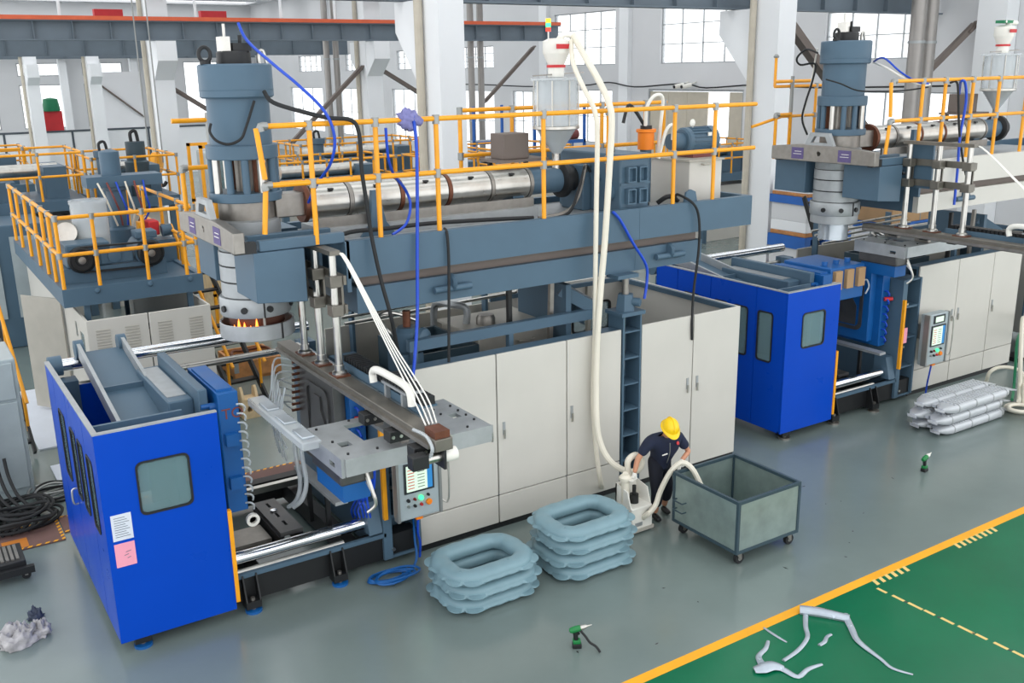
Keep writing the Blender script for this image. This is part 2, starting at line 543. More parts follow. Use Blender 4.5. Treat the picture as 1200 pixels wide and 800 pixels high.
def girder(name_label, x0, x1, y, z0, z1, step, m, rail=True, seg=None):
    t = thing('crane_girder', name_label, 'girder', (x0, y, z0))
    MB().box(x0, x1, y - 0.02, y + 0.02, z0 + 0.05, z1 - 0.05).build('web', m, t)
    MB().box(x0, x1, y - 0.2, y + 0.2, z0, z0 + 0.05).build('lower_flange', m, t)
    MB().box(x0, x1, y - 0.25, y + 0.25, z1 - 0.05, z1).build('upper_flange', m, t)
    k = x0 + step / 2
    while k < x1:
        MB().box(k - 0.015, k + 0.015, y - 0.19, y - 0.02, z0 + 0.05, z1 - 0.05).build('stiffener', m, t)
        k += step
    if rail:
        MB().box(x0, x1, y - 0.3, y - 0.22, z1, z1 + 0.16).build('conductor_rail', 'orange_rail', t)
        MB().box(x0, x1, y - 0.05, y + 0.05, z1, z1 + 0.14).build('crane_rail', 'brown_iron', t)
    return t
gA = girder('long grey crane girder with an orange conductor rail on the middle column row', -2, 31.4, 44.0, 8.22, 9.0, 1.45, 'girder')
girder('grey crane girder far behind the orange-railed one', 2, 31.6, 72.0, 8.1, 9.3, 2.4, 'girder', False)
girder('grey crane girder carried over the second die head by the near columns', 8.0, 31.9, 21.9, 8.4, 9.4, 1.55, 'girder', False)
girder('pale grey girder along the far window wall', -2, 31.6, 93.6, 8.3, 9.4, 2.6, 'girder', False)
# white roof beam and red crane trolley parts above the girder
solid('roof_beam', 'white horizontal beam above the orange conductor rail', 'beam', MB().box(-2, 31.4, 43.9, 44.3, 10.2, 10.6), 'wall_white')
for x in (7.0, 12.4, 16.2, 18.8):
    solid('rail_hanger', 'thin white hanger between roof beam and crane girder', 'hanger', MB().box(x, x + 0.1, 44.1, 44.2, 9.01, 10.2), 'wall_white', 'hangers over the crane girder')
for k, (x0, x1) in enumerate(((13.6, 15.4), (17.0, 18.0), (20.6, 22.4))):
    t = thing('crane_trolley', 'red crane trolley frame seen above the far girder', 'trolley', (x0, 72, 9.3), 'red trolleys above the far girder')
    MB().box(x0, x1, 71.7, 72.3, 9.6, 11.1).build('frame', 'red', t)
    MB().cyl((x0 + 0.3, 71.9, 9.51), (x0 + 0.3, 72.1, 9.51), 0.2, 12).build('wheel', 'dark_red', t)
    MB().cyl((x1 - 0.3, 71.9, 9.51), (x1 - 0.3, 72.1, 9.51), 0.2, 12).build('wheel', 'dark_red', t)
# diagonal braces
def brace(a, b, par, w=0.22):
    m = MB().bar(a, b, w, w * 0.8).build('brace', 'brown_iron', par)
    d = (Vector(b) - Vector(a)).normalized()
    MB().bar(Vector(a) - d * 0.15, Vector(a) + d * 0.35, w * 1.6, 0.05).build('gusset', 'brown_iron', m)
    MB().bar(Vector(b) - d * 0.35, Vector(b) + d * 0.15, w * 1.6, 0.05).build('gusset', 'brown_iron', m)
brace((21.4, 45.2, 7.0), (25.6, 45.2, 4.6), cE)
brace((20.4, 45.0, 7.0), (16.6, 45.0, 3.6), cE)
brace((11.5, 45.2, 6.2), (14.2, 45.2, 4.4), cD)
brace((13.7, 75.72, 6.6), (16.8, 75.72, 4.0), wp, 0.14)
brace((22.7, 20.6, 8.2), (27.2, 20.6, 4.4), cB, 0.3)
brace((29.9, 21.0, 6.2), (31.5, 20.2, 8.0), cC, 0.22)
brace((27.7, 45.5, 5.2), (30.6, 45.2, 7.9), gA, 0.2)
# tall vertical pipes
for (x, y, r, lab, g) in ((28.6, 20.3, 0.24, 'tall silver duct pipe, the one farther from the corner column', 'tall pipes by the corner column'), (29.5, 20.5, 0.24, 'tall silver duct pipe, the one nearer the corner column', 'tall pipes by the corner column'),
                          (26.6, 45.0, 0.17, 'slim silver pipe rising past the end of the orange-railed girder', 'slim pipes past the girder end'), (27.3, 45.2, 0.17, 'slim silver pipe rising past the end of the orange-railed girder', 'slim pipes past the girder end'),
                          (19.2, 46.3, 0.15, 'thin pipe standing behind the middle column row', 'thin pipes behind the middle columns'), (19.7, 46.3, 0.15, 'thin pipe standing behind the middle column row', 'thin pipes behind the middle columns')):
    t = thing('vertical_pipe', lab, 'pipe', (x, y, 0), g)
    MB().cyl((x, y, 0), (x, y, 12), r, 14).build('pipe', 'pipe_grey', t)
    for z in (4.2, 7.4, 10.2):
        MB().cyl((x, y, z), (x, y, z + 0.08), r * 1.12, 14).build('joint_ring', 'steel_matte', t)
# ---------------------------------------------------------------- blow moulding machine, built twice (lower body, deck, head)
def guard(M):
    """blue sheet-metal guard round the clamp; M: dict of wording"""
    x0, x1, y0, y1, z0, z1 = 1.55, 2.97, 11.3, 14.85, 0.18, 2.86
    t = thing('clamp_guard', M['guard'], 'machine guard', (x0, y0, 0))
    win = rrect(1.98, 2.57, 1.78, 2.42, 0.07)
    p = MB().slab(rect(x0, x1, z0, z1), [win], onY(y0), 0, 0.03).build('front_panel', 'blue', t, smooth=False)
    MB().slab(rrect(1.96, 2.59, 1.76, 2.44, 0.08), [rrect(1.985, 2.565, 1.785, 2.415, 0.07)], onY(y0 - 0.012), 0, 0.03).build('gasket', 'black', p, smooth=False)
    MB().slab(rrect(1.97, 2.58, 1.77, 2.43, 0.07), [], onY(y0 + 0.012), 0, 0.006).build('pane', 'guard_glass', p, smooth=False)
    MB().slab(rect(x0, x1, z0, z0 + 0.03), [], onY(y0 + 0.03), 0, 0.05).build('fold', 'blue', p, smooth=False)
    # side panels
    ys = [y0 + 0.03, 12.05, 13.25, 14.2, y1]
    for k in range(4):
        a, b = ys[k] + 0.008, ys[k + 1] - 0.008
        wins = {0: [(a + 0.3, b - 0.06)], 1: [(a + 0.2, a + 0.54), (b - 0.46, b - 0.12)], 2: [(a + 0.3, b - 0.2)], 3: []}[k]
        hol = [rrect(u, v, 1.5, 2.42, 0.06) for u, v in wins]
        q = MB().slab(rect(a, b, z0, z1), hol, onX(x0), 0, 0.03).build('side_panel', 'blue', t, smooth=False)
        for u, v in wins:
            MB().slab(rrect(u - 0.02, v + 0.02, 1.48, 2.44, 0.07), [rrect(u + 0.005, v - 0.005, 1.505, 2.415, 0.06)], onX(x0 - 0.012), 0, 0.03).build('gasket', 'black', q, smooth=False)
            MB().slab(rrect(u - 0.01, v + 0.01, 1.49, 2.43, 0.06), [], onX(x0 + 0.012), 0, 0.006).build('pane', 'guard_glass', q, smooth=False)
        if k == 1:
            MB().tube([(x0 - 0.01, b - 0.02, 1.3), (x0 - 0.07, b - 0.02, 1.32), (x0 - 0.07, b - 0.02, 1.5), (x0 - 0.01, b - 0.02, 1.52)], 0.014, 6).build('door_handle', 'steel', q)
    MB().box(x0, x1, y1 - 0.03, y1, z0 + 0.4, z1 - 0.4).build('rear_panel', 'blue', t, smooth=False)
    MB().box(x0 - 0.005, x0 + 0.06, y0, y1, z1, z1 + 0.02).build('top_edge', 'steel_matte', t, smooth=False)
    MB().box(x0 + 0.06, x1, y0, y0 + 0.06, z1, z1 + 0.02).build('top_edge', 'steel_matte', t, smooth=False)
    MB().box(x0 + 0.06, x1 - 0.3, y0 + 0.45, y0 + 0.5, z1 - 0.12, z1 - 0.04).build('cross_bar', 'teal', t, smooth=False)
    MB().box(x0 + 0.1, x1 - 0.3, y0 + 0.06, y0 + 0.45, z1 - 0.5, z1 - 0.46).build('inner_shelf', 'teal', t, smooth=False)
    # yellow edge strip on the open side
    MB().box(x1, x1 + 0.05, y0 - 0.02, y0 + 0.06, z0 + 0.1, 1.55).build('edge_strip', 'yellow', t, smooth=False)
    if M['notes']:
        n = MB().box(1.62, 1.85, y0 - 0.006, y0, 1.52, 1.85).build('note', 'paper', t, smooth=False)
        for k in range(9):
            MB().box(1.65, 1.65 + 0.17 * (0.75 + 0.25 * ((k * 7) % 3) / 2), y0 - 0.008, y0 - 0.006, 1.805 - 0.03 * k, 1.812 - 0.03 * k).build('print_line', 'girder', n, smooth=False)
        n = MB().box(1.62, 1.85, y0 - 0.006, y0, 1.18, 1.48).build('note', 'pink', t, smooth=False)
        for k, (u, v, l) in enumerate(((1.74, 1.36, 0.06), (1.72, 1.32, 0.05), (1.75, 1.28, 0.04))):
            MB().bar((u, y0 - 0.007, v), (u + l, y0 - 0.007, v + 0.012), 0.006, 0.006).build('handwriting', 'girder', n, smooth=False)
    return t

def clamp(M):
    """base bed, tie bars, platens, moulds"""
    t = thing('clamp_press', M['bed'], 'press', (4, 13, 0))
    MB().box(1.75, 5.75, 11.55, 11.75, 0.1, 0.45).build('side_beam', 'black', t)
    MB().box(1.75, 5.75, 14.4, 14.6, 0.1, 0.45).build('side_beam', 'black', t)
    for x in (1.8, 3.3, 4.7, 5.5):
        MB().box(x, x + 0.18, 11.75, 14.4, 0.12, 0.4).build('cross_beam', 'black', t)
    MB().box(3.0, 5.3, 11.95, 12.05, 0.45, 0.55).build('slide_rail', 'steel', t)
    MB().box(3.0, 5.3, 14.0, 14.1, 0.45, 0.55).build('slide_rail', 'steel', t)
    for x in (1.72, 3.12, 4.34):
        f = MB().box(x, x + 0.2, 11.38, 11.56, 0.06, 0.16).build('foot', 'black', t)
        for xx in (x, x + 0.18):
            MB().slab([(11.38, 0.16), (11.55, 0.16), (11.55, 0.5), (11.48, 0.5)], [], onX(xx), 0, 0.02).build('gusset', 'black', f)
        MB().cyl((x + 0.1, 11.43, 0), (x + 0.1, 11.43, 0.035), 0.11, 16).build('levelling_pad', 'mould_blue' if M['notes'] else 'steel_dull', f)
        MB().cyl((x + 0.1, 11.43, 0.03), (x + 0.1, 11.43, 0.2), 0.03, 8).build('bolt', 'steel_dull', f)
    for z, y, r in ((0.68, 11.68, 0.085),):
        MB().cyl((1.9, y, z), (5.3, y, z), r, 20).build('tie_bar', 'chrome', t)
    MB().cyl((3.0, 11.82, 0.56), (4.3, 11.82, 0.56), 0.05, 14).build('guide_rod', 'chrome', t)
    MB().cyl((2.9, 11.62, 0.5), (4.6, 11.62, 0.5), 0.04, 14).build('guide_rod', 'steel', t)
    MB().box(2.95, 5.2, 11.5, 11.56, 0.46, 0.52).build('bed_edge', 'teal', t)
    MB().cyl((1.75, 15.1, 2.72), (5.6, 15.1, 2.72), 0.095, 20).build('tie_bar', 'chrome', t)
    MB().cyl((1.9, 14.95, 2.42), (5.6, 14.95, 2.42), 0.055, 14).build('guide_rod', 'steel', t)
    MB().cyl((1.62, 15.1, 2.72), (1.8, 15.1, 2.72), 0.15, 20).build('tie_bar_nut', 'teal', t)
    for x in (1.7, 5.35):
        MB().box(x, x + 0.25, 14.75, 15.05, 0.1, 2.55).build('rear_post', 'teal', t)
    # mid plate with slots, cable rack
    c = MB().slab(rect(3.8, 4.12, 11.85, 13.0), [rect(3.94, 3.98, y, y + 0.16) for y in (12.05, 12.35, 12.72)], onZ(0.72), 0, 0.06).build('carriage_plate', 'mould_dark', t, smooth=False)
    MB().lathe([(0.05, 0), (0.05, 0.02), (0.02, 0.03)], (3.96, 12.58, 0.785), 12).build('boss', 'chrome', c)
    MB().box(3.78, 3.85, 11.85, 12.95, 0.5, 0.72).build('carriage_web', 'black', c)
    MB().box(4.06, 4.12, 11.85, 12.95, 0.5, 0.72).build('carriage_web', 'black', c)
    MB().box(3.1, 3.75, 12.1, 12.6, 0.5, 0.62).build('carriage_block', 'steel_dull', t)
    MB().box(4.44, 4.62, 11.4, 12.95, 1.18, 1.23).build('drop_tray', 'steel_matte', t)
    for y in (11.9, 12.6):
        MB().box(4.5, 4.56, y, y + 0.06, 0.45, 1.18).build('tray_leg', 'black', t)

    # left platen: tilted arm and box
    p = t
    A, B = Vector((2.05, 15.05, 2.88)), Vector((2.05, 12.25, 2.4))
    n = Vector((0, -(2.88 - 2.4), (15.05 - 12.25))).normalized()
    X = Vector((0.62, 0, 0))
    MB().add([A, A + X, B + X, B, A - n * 0.06, A + X - n * 0.06, B + X - n * 0.06, B - n * 0.06], [(0, 1, 2, 3), (7, 6, 5, 4), (0, 4, 5, 1), (1, 5, 6, 2), (2, 6, 7, 3), (3, 7, 4, 0)]).build('arm_plate', 'teal', p)
    for dx in (0.0, 0.62):
        MB().bar(A + Vector((dx, 0.05, 0.06)), B + Vector((dx, 0, 0.04)), 0.05, 0.2).build('arm_flange', 'steel_matte', p)
    C = (A + B) / 2
    MB().bar(C + Vector((0, 0, 0.03)), C + X + Vector((0, 0, 0.03)), 0.04, 0.08).build('arm_rib', 'teal', p)
    for dx in (-0.05, 0.55):
        MB().cyl((2.05 + dx, 15.1, 2.92), (2.17 + dx, 15.1, 2.92), 0.14, 16).build('arm_lug', 'teal', p)
    MB().box(2.62, 2.94, 12.25, 14.05, 0.6, 2.78).build('platen_box', 'teal', p, bev=0.02)
    MB().box(2.66, 2.9, 12.45, 13.95, 2.78, 2.79).build('top_pocket', 'steel_matte', p)
    MB().box(2.94, 3.06, 12.0, 14.1, 0.6, 2.95).build('clamp_plate', 'teal', p, bev=0.015)
    MB().box(2.05, 2.67, 12.3, 12.9, 0.5, 1.2).build('platen_foot', 'teal', p)

    # left mould half
    h = thing('mould_half', M['mouldL'], 'mould', (3.25, 12.5, 1.2))
    MB().box(3.14, 3.4, 11.85, 13.25, 1.25, 2.9).build('mould_block', 'mould_blue', h, bev=0.01)
    MB().box(3.16, 3.36, 11.95, 13.1, 2.9, 2.93).build('top_plate', 'mould_blue', h)
    for k, y in enumerate((12.0, 12.55, 13.1)):
        MB().cyl((3.06, y, 2.7), (3.14, y, 2.7), 0.05, 12).build('spacer', 'mould_blue', h)
        MB().cyl((2.96, y, 2.72), (3.1, y, 2.72), 0.035, 12).build('spacer_pin', 'mould_blue', h)
    for k, z in enumerate((1.6, 2.2)):
        MB().box(3.18, 3.34, 11.76, 11.85, z, z + 0.16).build('side_lug', 'mould_blue', h)
    for k in range(12):
        z = 1.35 + k * 0.125
        a = Vector((3.37, 11.84, z))
        MB().tube([a, a + Vector((0.05, -0.06, 0.01)), a + Vector((0.09, -0.05, -0.04)), a + Vector((0.09, -0.02, -0.1))], 0.014, 6, 3).build('hose_stub', 'clear_hose', h)
    MB().lathe([(0.09, 0), (0.09, 0.05), (0.05, 0.05), (0.05, 0.0)], (3.42, 11.8, 1.12), 14, (0, -1, 0)).build('gauge', 'white_plastic', h)

    # right mould half with dark cavity plate
    h = thing('mould_half', M['mouldR'], 'mould', (4.9, 12.6, 1.2))
    MB().box(4.72, 4.9, 11.95, 13.3, 1.3, 2.74).build('cavity_block', M['cav'], h, bev=0.01)
    MB().slab(rrect(12.1, 12.95, 1.5, 2.55, 0.14), [rrect(12.17, 12.88, 1.57, 2.48, 0.12)], onX(4.695), 0, 0.03).build('cavity_rim', 'mould_dark', h)
    MB().slab([(12.25, 1.6), (12.8, 1.6), (12.8, 2.0), (12.62, 2.2), (12.62, 2.4), (12.4, 2.4), (12.4, 2.2), (12.25, 2.0)], [], onX(4.7), 0, 0.03).build('cavity_shape', 'mould_dark', h)
    MB().box(4.9, 5.12, 11.8, 13.5, 1.2, 2.7).build('mould_block', 'mould_blue', h, bev=0.01)
    for k in range(7):
        z = 1.4 + k * 0.16
        a = Vector((4.98, 11.8, z))
        MB().tube([a, a + Vector((0.0, -0.07, 0.0)), a + Vector((0.02, -0.1, -0.07)), a + Vector((0.06, -0.04, -0.12))], 0.018, 6, 3).build('hose_loop', 'hose_blue', h)
    MB().cyl((4.95, 11.78, 2.2), (5.1, 11.7, 2.2), 0.04, 10).build('valve', 'red', h)

    # fixed frame at the right end, in the common machine paint
    q = t
    MB().box(5.16, 5.3, 11.5, 14.7, 0.1, 2.6).build('fixed_platen', 'teal', q, bev=0.01)
    MB().box(5.3, 5.74, 11.9, 11.94, 0.12, 2.6).build('back_plate', 'teal', q)
    MB().box(5.7, 5.75, 11.5, 11.9, 0.12, 2.6).build('side_plate', 'teal', q)
    for z in (0.1, 0.72, 1.35, 2.0, 2.56):
        MB().box(5.3, 5.7, 11.52, 11.9, z, z + 0.04).build('shelf', 'teal', q)
    MB().box(5.16, 5.22, 11.44, 11.5, 0.75, 2.2).build('light_barrier', 'yellow', q)
    MB().slab([(11.5, 0.55), (11.9, 0.55), (11.9, 1.0), (11.62, 1.0)], [], onX(4.95), 0, 0.2).build('bar_bracket', 'teal', q)
    MB().box(5.75, 6.2, 12.4, 14.6, 0.2, 2.3).build('ram_housing', 'teal', q)
    for z in (2.1, 1.2, 0.25):
        MB().cyl((5.3, 11.47, z), (5.3, 11.5, z), 0.025, 8).build('bolt', 'steel', q)

def control_panel(M):
    t = thing('operator_console', M['panel'], 'control panel', (5.5, 11.3, 0.8))
    # hung on an arm, face towards the aisle
    MB().box(5.28, 5.92, 11.2, 11.4, 0.78, 1.86).build('housing', 'panel_grey', t, bev=0.02)
    MB().box(5.25, 5.29, 11.18, 11.3, 0.78, 1.86).build('side_trim', 'fitting', t)
    MB().box(5.91, 5.95, 11.18, 11.3, 0.78, 1.86).build('side_trim', 'fitting', t)
    s = MB().box(5.37, 5.83, 11.18, 11.2, 1.18, 1.62).build('screen', 'screen_bezel', t)
    MB().box(5.4, 5.72, 11.174, 11.18, 1.21, 1.59).build('display', 'screen_pale', s)
    MB().box(5.72, 5.8, 11.174, 11.18, 1.21, 1.59).build('display_sidebar', 'screen_blue', s)
    for k in range(7):
        for a, b in ((5.42, 5.52), (5.57, 5.68)):
            MB().box(a, b, 11.171, 11.174, 1.25 + k * 0.045, 1.262 + k * 0.045).build('text_row', 'screen_text' if a < 5.5 else 'fitting', s)
    if M['small_screen']:
        s = MB().box(5.42, 5.78, 11.18, 11.2, 1.66, 1.83).build('small_screen', 'screen_bezel', t)
        MB().box(5.46, 5.72, 11.174, 11.18, 1.69, 1.8).build('display', 'screen_pale', s)
    for (x, z, r, m) in ((5.42, 1.08, 0.025, 'black'), (5.52, 1.08, 0.02, 'sensor'), (5.62, 1.08, 0.035, 'led_green'), (5.73, 1.1, 0.02, 'black'), (5.42, 0.99, 0.02, 'steel'), (5.52, 0.98, 0.022, 'black'), (5.62, 0.98, 0.022, 'red'), (5.74, 0.99, 0.045, 'orange')):
        MB().lathe([(r, 0), (r, 0.03), (r * 0.7, 0.045)], (x, 11.2, z), 12, (0, -1, 0)).build('button', m, t)
    MB().tube([(5.96, 11.22, 0.95), (6.04, 11.16, 0.97), (6.04, 11.16, 1.7), (5.96, 11.22, 1.72)], 0.014, 8).build('grab_handle', 'steel', t)
    MB().box(5.55, 5.65, 11.22, 11.32, 0.74, 0.78).build('cable_gland', 'orange', t)
    MB().box(5.4, 5.66, 11.4, 11.56, 1.3, 1.6).build('mount', 'fitting', t)
    MB().tube([(5.6, 11.27, 0.75), (5.6, 11.3, 0.5), (5.66, 11.36, 0.3), (5.64, 11.36, 0.08)], 0.018, 6).build('cable', 'hose_blue', t)

def handle(par, x, y, z):
    h = MB().box(x - 0.022, x + 0.022, y - 0.012, y, z - 0.1, z + 0.1).build('handle', 'steel_matte', par)
    MB().box(x - 0.01, x + 0.01, y - 0.04, y - 0.012, z - 0.16, z - 0.02).build('lever', 'steel', h)

def cabinets(M, xr=12.14):
    y = 11.6
    t = thing('guard_cabinet', M['cab1'], 'cabinet', (7.6, 11.6, 0))
    MB().box(5.8, 9.5, y + 0.05, y + 0.09, 0.1, 2.72).build('frame', 'teal', t)
    MB().box(5.8, 9.5, y + 0.05, y + 0.3, 2.72, 2.78).build('top_channel', 'teal', t)
    MB().box(5.8, 9.5, y + 0.03, y + 0.6, 0.0, 0.1).build('plinth', 'black', t)
    for a, b in ((5.8, 7.14), (7.16, 8.42), (8.44, 9.5)):
        d = MB().box(a, b, y, y + 0.04, 0.56, 2.79).build('door', 'beige', t, bev=0.008)
        hx = {5.8: b - 0.1, 7.16: a + 0.1, 8.44: a + 0.08}[a]
        handle(d, hx, y, 1.62)
    for a, b in ((5.8, 7.14), (7.16, 8.42), (8.44, 9.5)):
        MB().box(a, b, y, y + 0.04, 0.1, 0.545).build('lower_panel', 'beige', t, bev=0.008)
    t = thing('guard_cabinet', M['cab2'], 'cabinet', (11, 11.6, 0))
    MB().box(9.93, xr, y + 0.05, y + 0.08, 0.1, 2.74).build('frame', 'teal', t)
    MB().box(9.93, xr, y + 0.03, y + 0.4, 0.0, 0.1).build('plinth', 'black', t)
    for a, b in ((9.93, 11.05), (11.07, xr)):
        d = MB().box(a, b, y, y + 0.04, 0.1, 2.8).build('door', 'beige', t, bev=0.008)
        handle(d, b - 0.1 if a < 10 else a + 0.1, y, 1.62)
    MB().box(xr - 0.04, xr, y + 0.04, 14.8, 0.1, 2.8).build('side_panel', 'beige', t, bev=0.008)
    MB().box(xr - 0.1, xr - 0.04, y + 0.1, 14.8, 2.7, 2.79).build('side_rail', 'teal', t)
    # rear wall with framed windows
    hol = [rrect(9.6, 10.5, 1.8, 2.35, 0.08), rrect(10.9, 11.8, 1.8, 2.35, 0.08)]
    r = MB().slab(rect(9.0, xr, 0.1, 2.85), hol, onY(14.8), 0, 0.04).build('rear_panel', 'beige', t, smooth=False)
    for lp in ((9.6, 10.5), (10.9, 11.8)):
        MB().slab(rrect(lp[0] - 0.03, lp[1] + 0.03, 1.77, 2.38, 0.1), [rrect(lp[0] + 0.01, lp[1] - 0.01, 1.81, 2.34, 0.08)], onY(14.78), 0, 0.08).build('gasket', 'black', r, smooth=False)
        MB().slab(rrect(lp[0], lp[1], 1.8, 2.35, 0.08), [], onY(14.82), 0, 0.006).build('pane', 'guard_glass', r, smooth=False)
    MB().box(9.0, xr - 0.04, 14.74, 14.8, 2.72, 2.8).build('rear_rail', 'teal', t)
    for x in (10.0, 11.2):
        MB().box(x, x + 0.08, 14.72, 14.8, 0.1, 2.72).build('rear_post', 'beige_dark', t)
    MB().box(5.8, 9.0, 14.8, 14.84, 0.1, 2.7).build('rear_panel', 'beige_dark', t, smooth=False)

def jack(M):
    t = thing('jack_column', M['jack'], 'column', (9.7, 11.75, 0))
    x0, x1, y0, y1 = 9.52, 9.9, 11.58, 11.96
    MB().box(x0, x0 + 0.03, y0, y1, 0, 3.0).build('side_plate', 'teal', t)
    MB().box(x1 - 0.03, x1, y0, y1, 0, 3.0).build('side_plate', 'teal', t)
    MB().box(x0 + 0.03, x1 - 0.03, y1 - 0.03, y1, 0, 3.0).build('back_plate', 'teal', t)
    for k in range(7):
        z = 0.08 + k * 0.44
        MB().box(x0 + 0.03, x1 - 0.03, y0 + 0.01, y1 - 0.03, z, z + 0.025).build('rib', 'teal', t)
    MB().box(x0 - 0.05, x1 + 0.05, y0 - 0.03, y1 + 0.03, 3.0, 3.06).build('cap_plate', 'teal', t)
    MB().cyl((9.71, 11.77, 3.06), (9.71, 11.77, 3.32), 0.17, 6, 0.13).build('jack_body', 'teal', t)
    MB().cyl((9.78, 11.66, 3.2), (9.84, 11.56, 3.2), 0.07, 12).build('worm_cap', 'teal', t)
    MB().cyl((9.71, 11.77, 3.32), (9.71, 11.77, 3.58), 0.055, 12).build('screw', 'steel_dull', t)
    MB().box(9.5, 9.92, 11.7, 12.0, 3.58, 3.64).build('seat_plate', 'teal', t)
    MB().cyl((9.6, 11.68, 2.1), (9.6, 11.68, 3.0), 0.03, 10).build('guide_rod', 'chrome', t)

def hydraulics(M):
    """things standing inside the open cabinet, seen over the doors"""
    t = thing('steel_channel', M['channel'], 'beam', (7.6, 12.1, 2.7))
    MB().bar((6.0, 12.15, 2.98), (9.5, 12.15, 2.98), 0.12, 0.16).build('channel', 'teal', t)
    for x in (6.05, 7.7, 9.4):
        MB().box(x, x + 0.08, 12.1, 12.2, 0.0, 2.9).build('stanchion', 'teal', t)
    t = thing('hydraulic_tank', M['tank'], 'tank', (8.0, 13.3, 0))
    MB().box(7.5, 8.9, 12.7, 13.9, 0.0, 2.75).build('tank_body', 'beige_dark', t, bev=0.02)
    MB().box(7.45, 8.95, 12.65, 13.95, 2.75, 2.8).build('lid', 'beige_dark', t, bev=0.01)
    MB().lathe([(0.16, 0), (0.16, 0.1), (0.13, 0.16), (0.0, 0.18)], (7.95, 13.2, 2.8), 16).build('filler_cap', 'steel_dull', t)
    MB().tube([(8.2, 12.64, 2.6), (8.2, 12.58, 2.6), (8.5, 12.58, 2.6), (8.5, 12.64, 2.6)], 0.015, 6, 0).build('lid_handle', 'beige_dark', t)
    MB().tube([(7.7, 13.4, 2.8), (7.7, 13.4, 3.05), (7.55, 13.6, 3.1), (7.5, 14.1, 3.0), (7.5, 14.15, 2.4)], 0.06, 10).build('return_pipe', 'steel_matte', t)
    t = thing('oil_tray', M['tray'], 'tray', (6.9, 13.2, 0))
    for (a, b, c, d) in ((6.35, 7.4, 12.5, 12.54), (6.35, 7.4, 13.9, 13.94), (6.35, 6.39, 12.54, 13.9), (7.36, 7.4, 12.54, 13.9)):
        MB().box(a, b, c, d, 2.0, 2.7).build('tray_side', 'dark_teal', t)
    MB().box(6.35, 7.4, 12.5, 13.94, 1.9, 2.0).build('tray_floor', 'dark_teal', t)
    for x in (6.4, 7.3):
        for y in (12.55, 13.85):
            MB().box(x, x + 0.06, y, y + 0.06, 0, 1.9).build('leg', 'dark_teal', t)
    t = thing('pump_motor', M['pump'], 'motor', (6.15, 12.3, 2.5))
    MB().box(5.95, 6.3, 12.25, 12.75, 2.3, 2.82).build('pedestal', 'teal', t, bev=0.01)
    MB().lathe([(0.17, 0), (0.2, 0.05), (0.2, 0.3), (0.14, 0.36)], (6.17, 12.5, 2.82), 18).build('pump_body', 'teal', t)
    MB().lathe([(0.16, 0), (0.18, 0.04), (0.16, 0.1), (0.06, 0.14)], (6.3, 12.36, 3.0), 16, (0.5, -0.86, 0)).build('end_cover', 'teal', t)
    MB().cyl((6.17, 12.5, 3.18), (6.17, 12.5, 3.42), 0.06, 12).build('shaft', 'copper', t)
    MB().tube([(6.0, 12.55, 3.0), (5.85, 12.6, 3.2), (5.9, 12.9, 3.3), (6.2, 13.0, 3.28), (6.6, 13.0, 3.1)], 0.03, 8).build('pipe', 'steel', t)
    for k, (x, y) in enumerate(((7.9, 12.4), (8.55, 12.35), (9.3, 13.0))):
        solid('support_post', M['post'] if k != 1 else M['post'].replace('slim upright', 'slanted bare steel'), 'post', MB().bar((x, y, 0.0), (x + (0.12 if k == 1 else 0), y, 3.62), 0.07, 0.07), 'black' if k != 1 else 'steel_dull', M['post_group'])
    t = thing('pipe_run', M['pipes'], 'pipe', (7.4, 14.2, 2.9))
    for k in range(4):
        MB().cyl((5.9, 14.2 + k * 0.11, 2.9 + 0.08 * k), (9.2, 14.2 + k * 0.11, 2.98 + 0.08 * k), 0.028, 8).build('pipe', 'steel', t)
    for x in (6.2, 8.8):
        MB().box(x, x + 0.05, 14.6, 14.74, 0.1, 3.3).build('pipe_bracket', 'teal', t)
    b = thing('gusset_bracket', M['bracket'], 'bracket', (9.1, 12.9, 2.8))
    MB().slab([(8.9, 3.0), (9.44, 2.7), (9.44, 3.1), (8.9, 3.5)], [], onY(12.5), 0, 0.06).build('gusset', 'teal', b)
    MB().box(8.85, 8.95, 12.2, 13.6, 0.0, 3.5).build('plate', 'teal', b)
    MB().bar((8.9, 12.45, 3.4), (9.42, 12.2, 3.05), 0.3, 0.2).build('arm', 'teal', b)

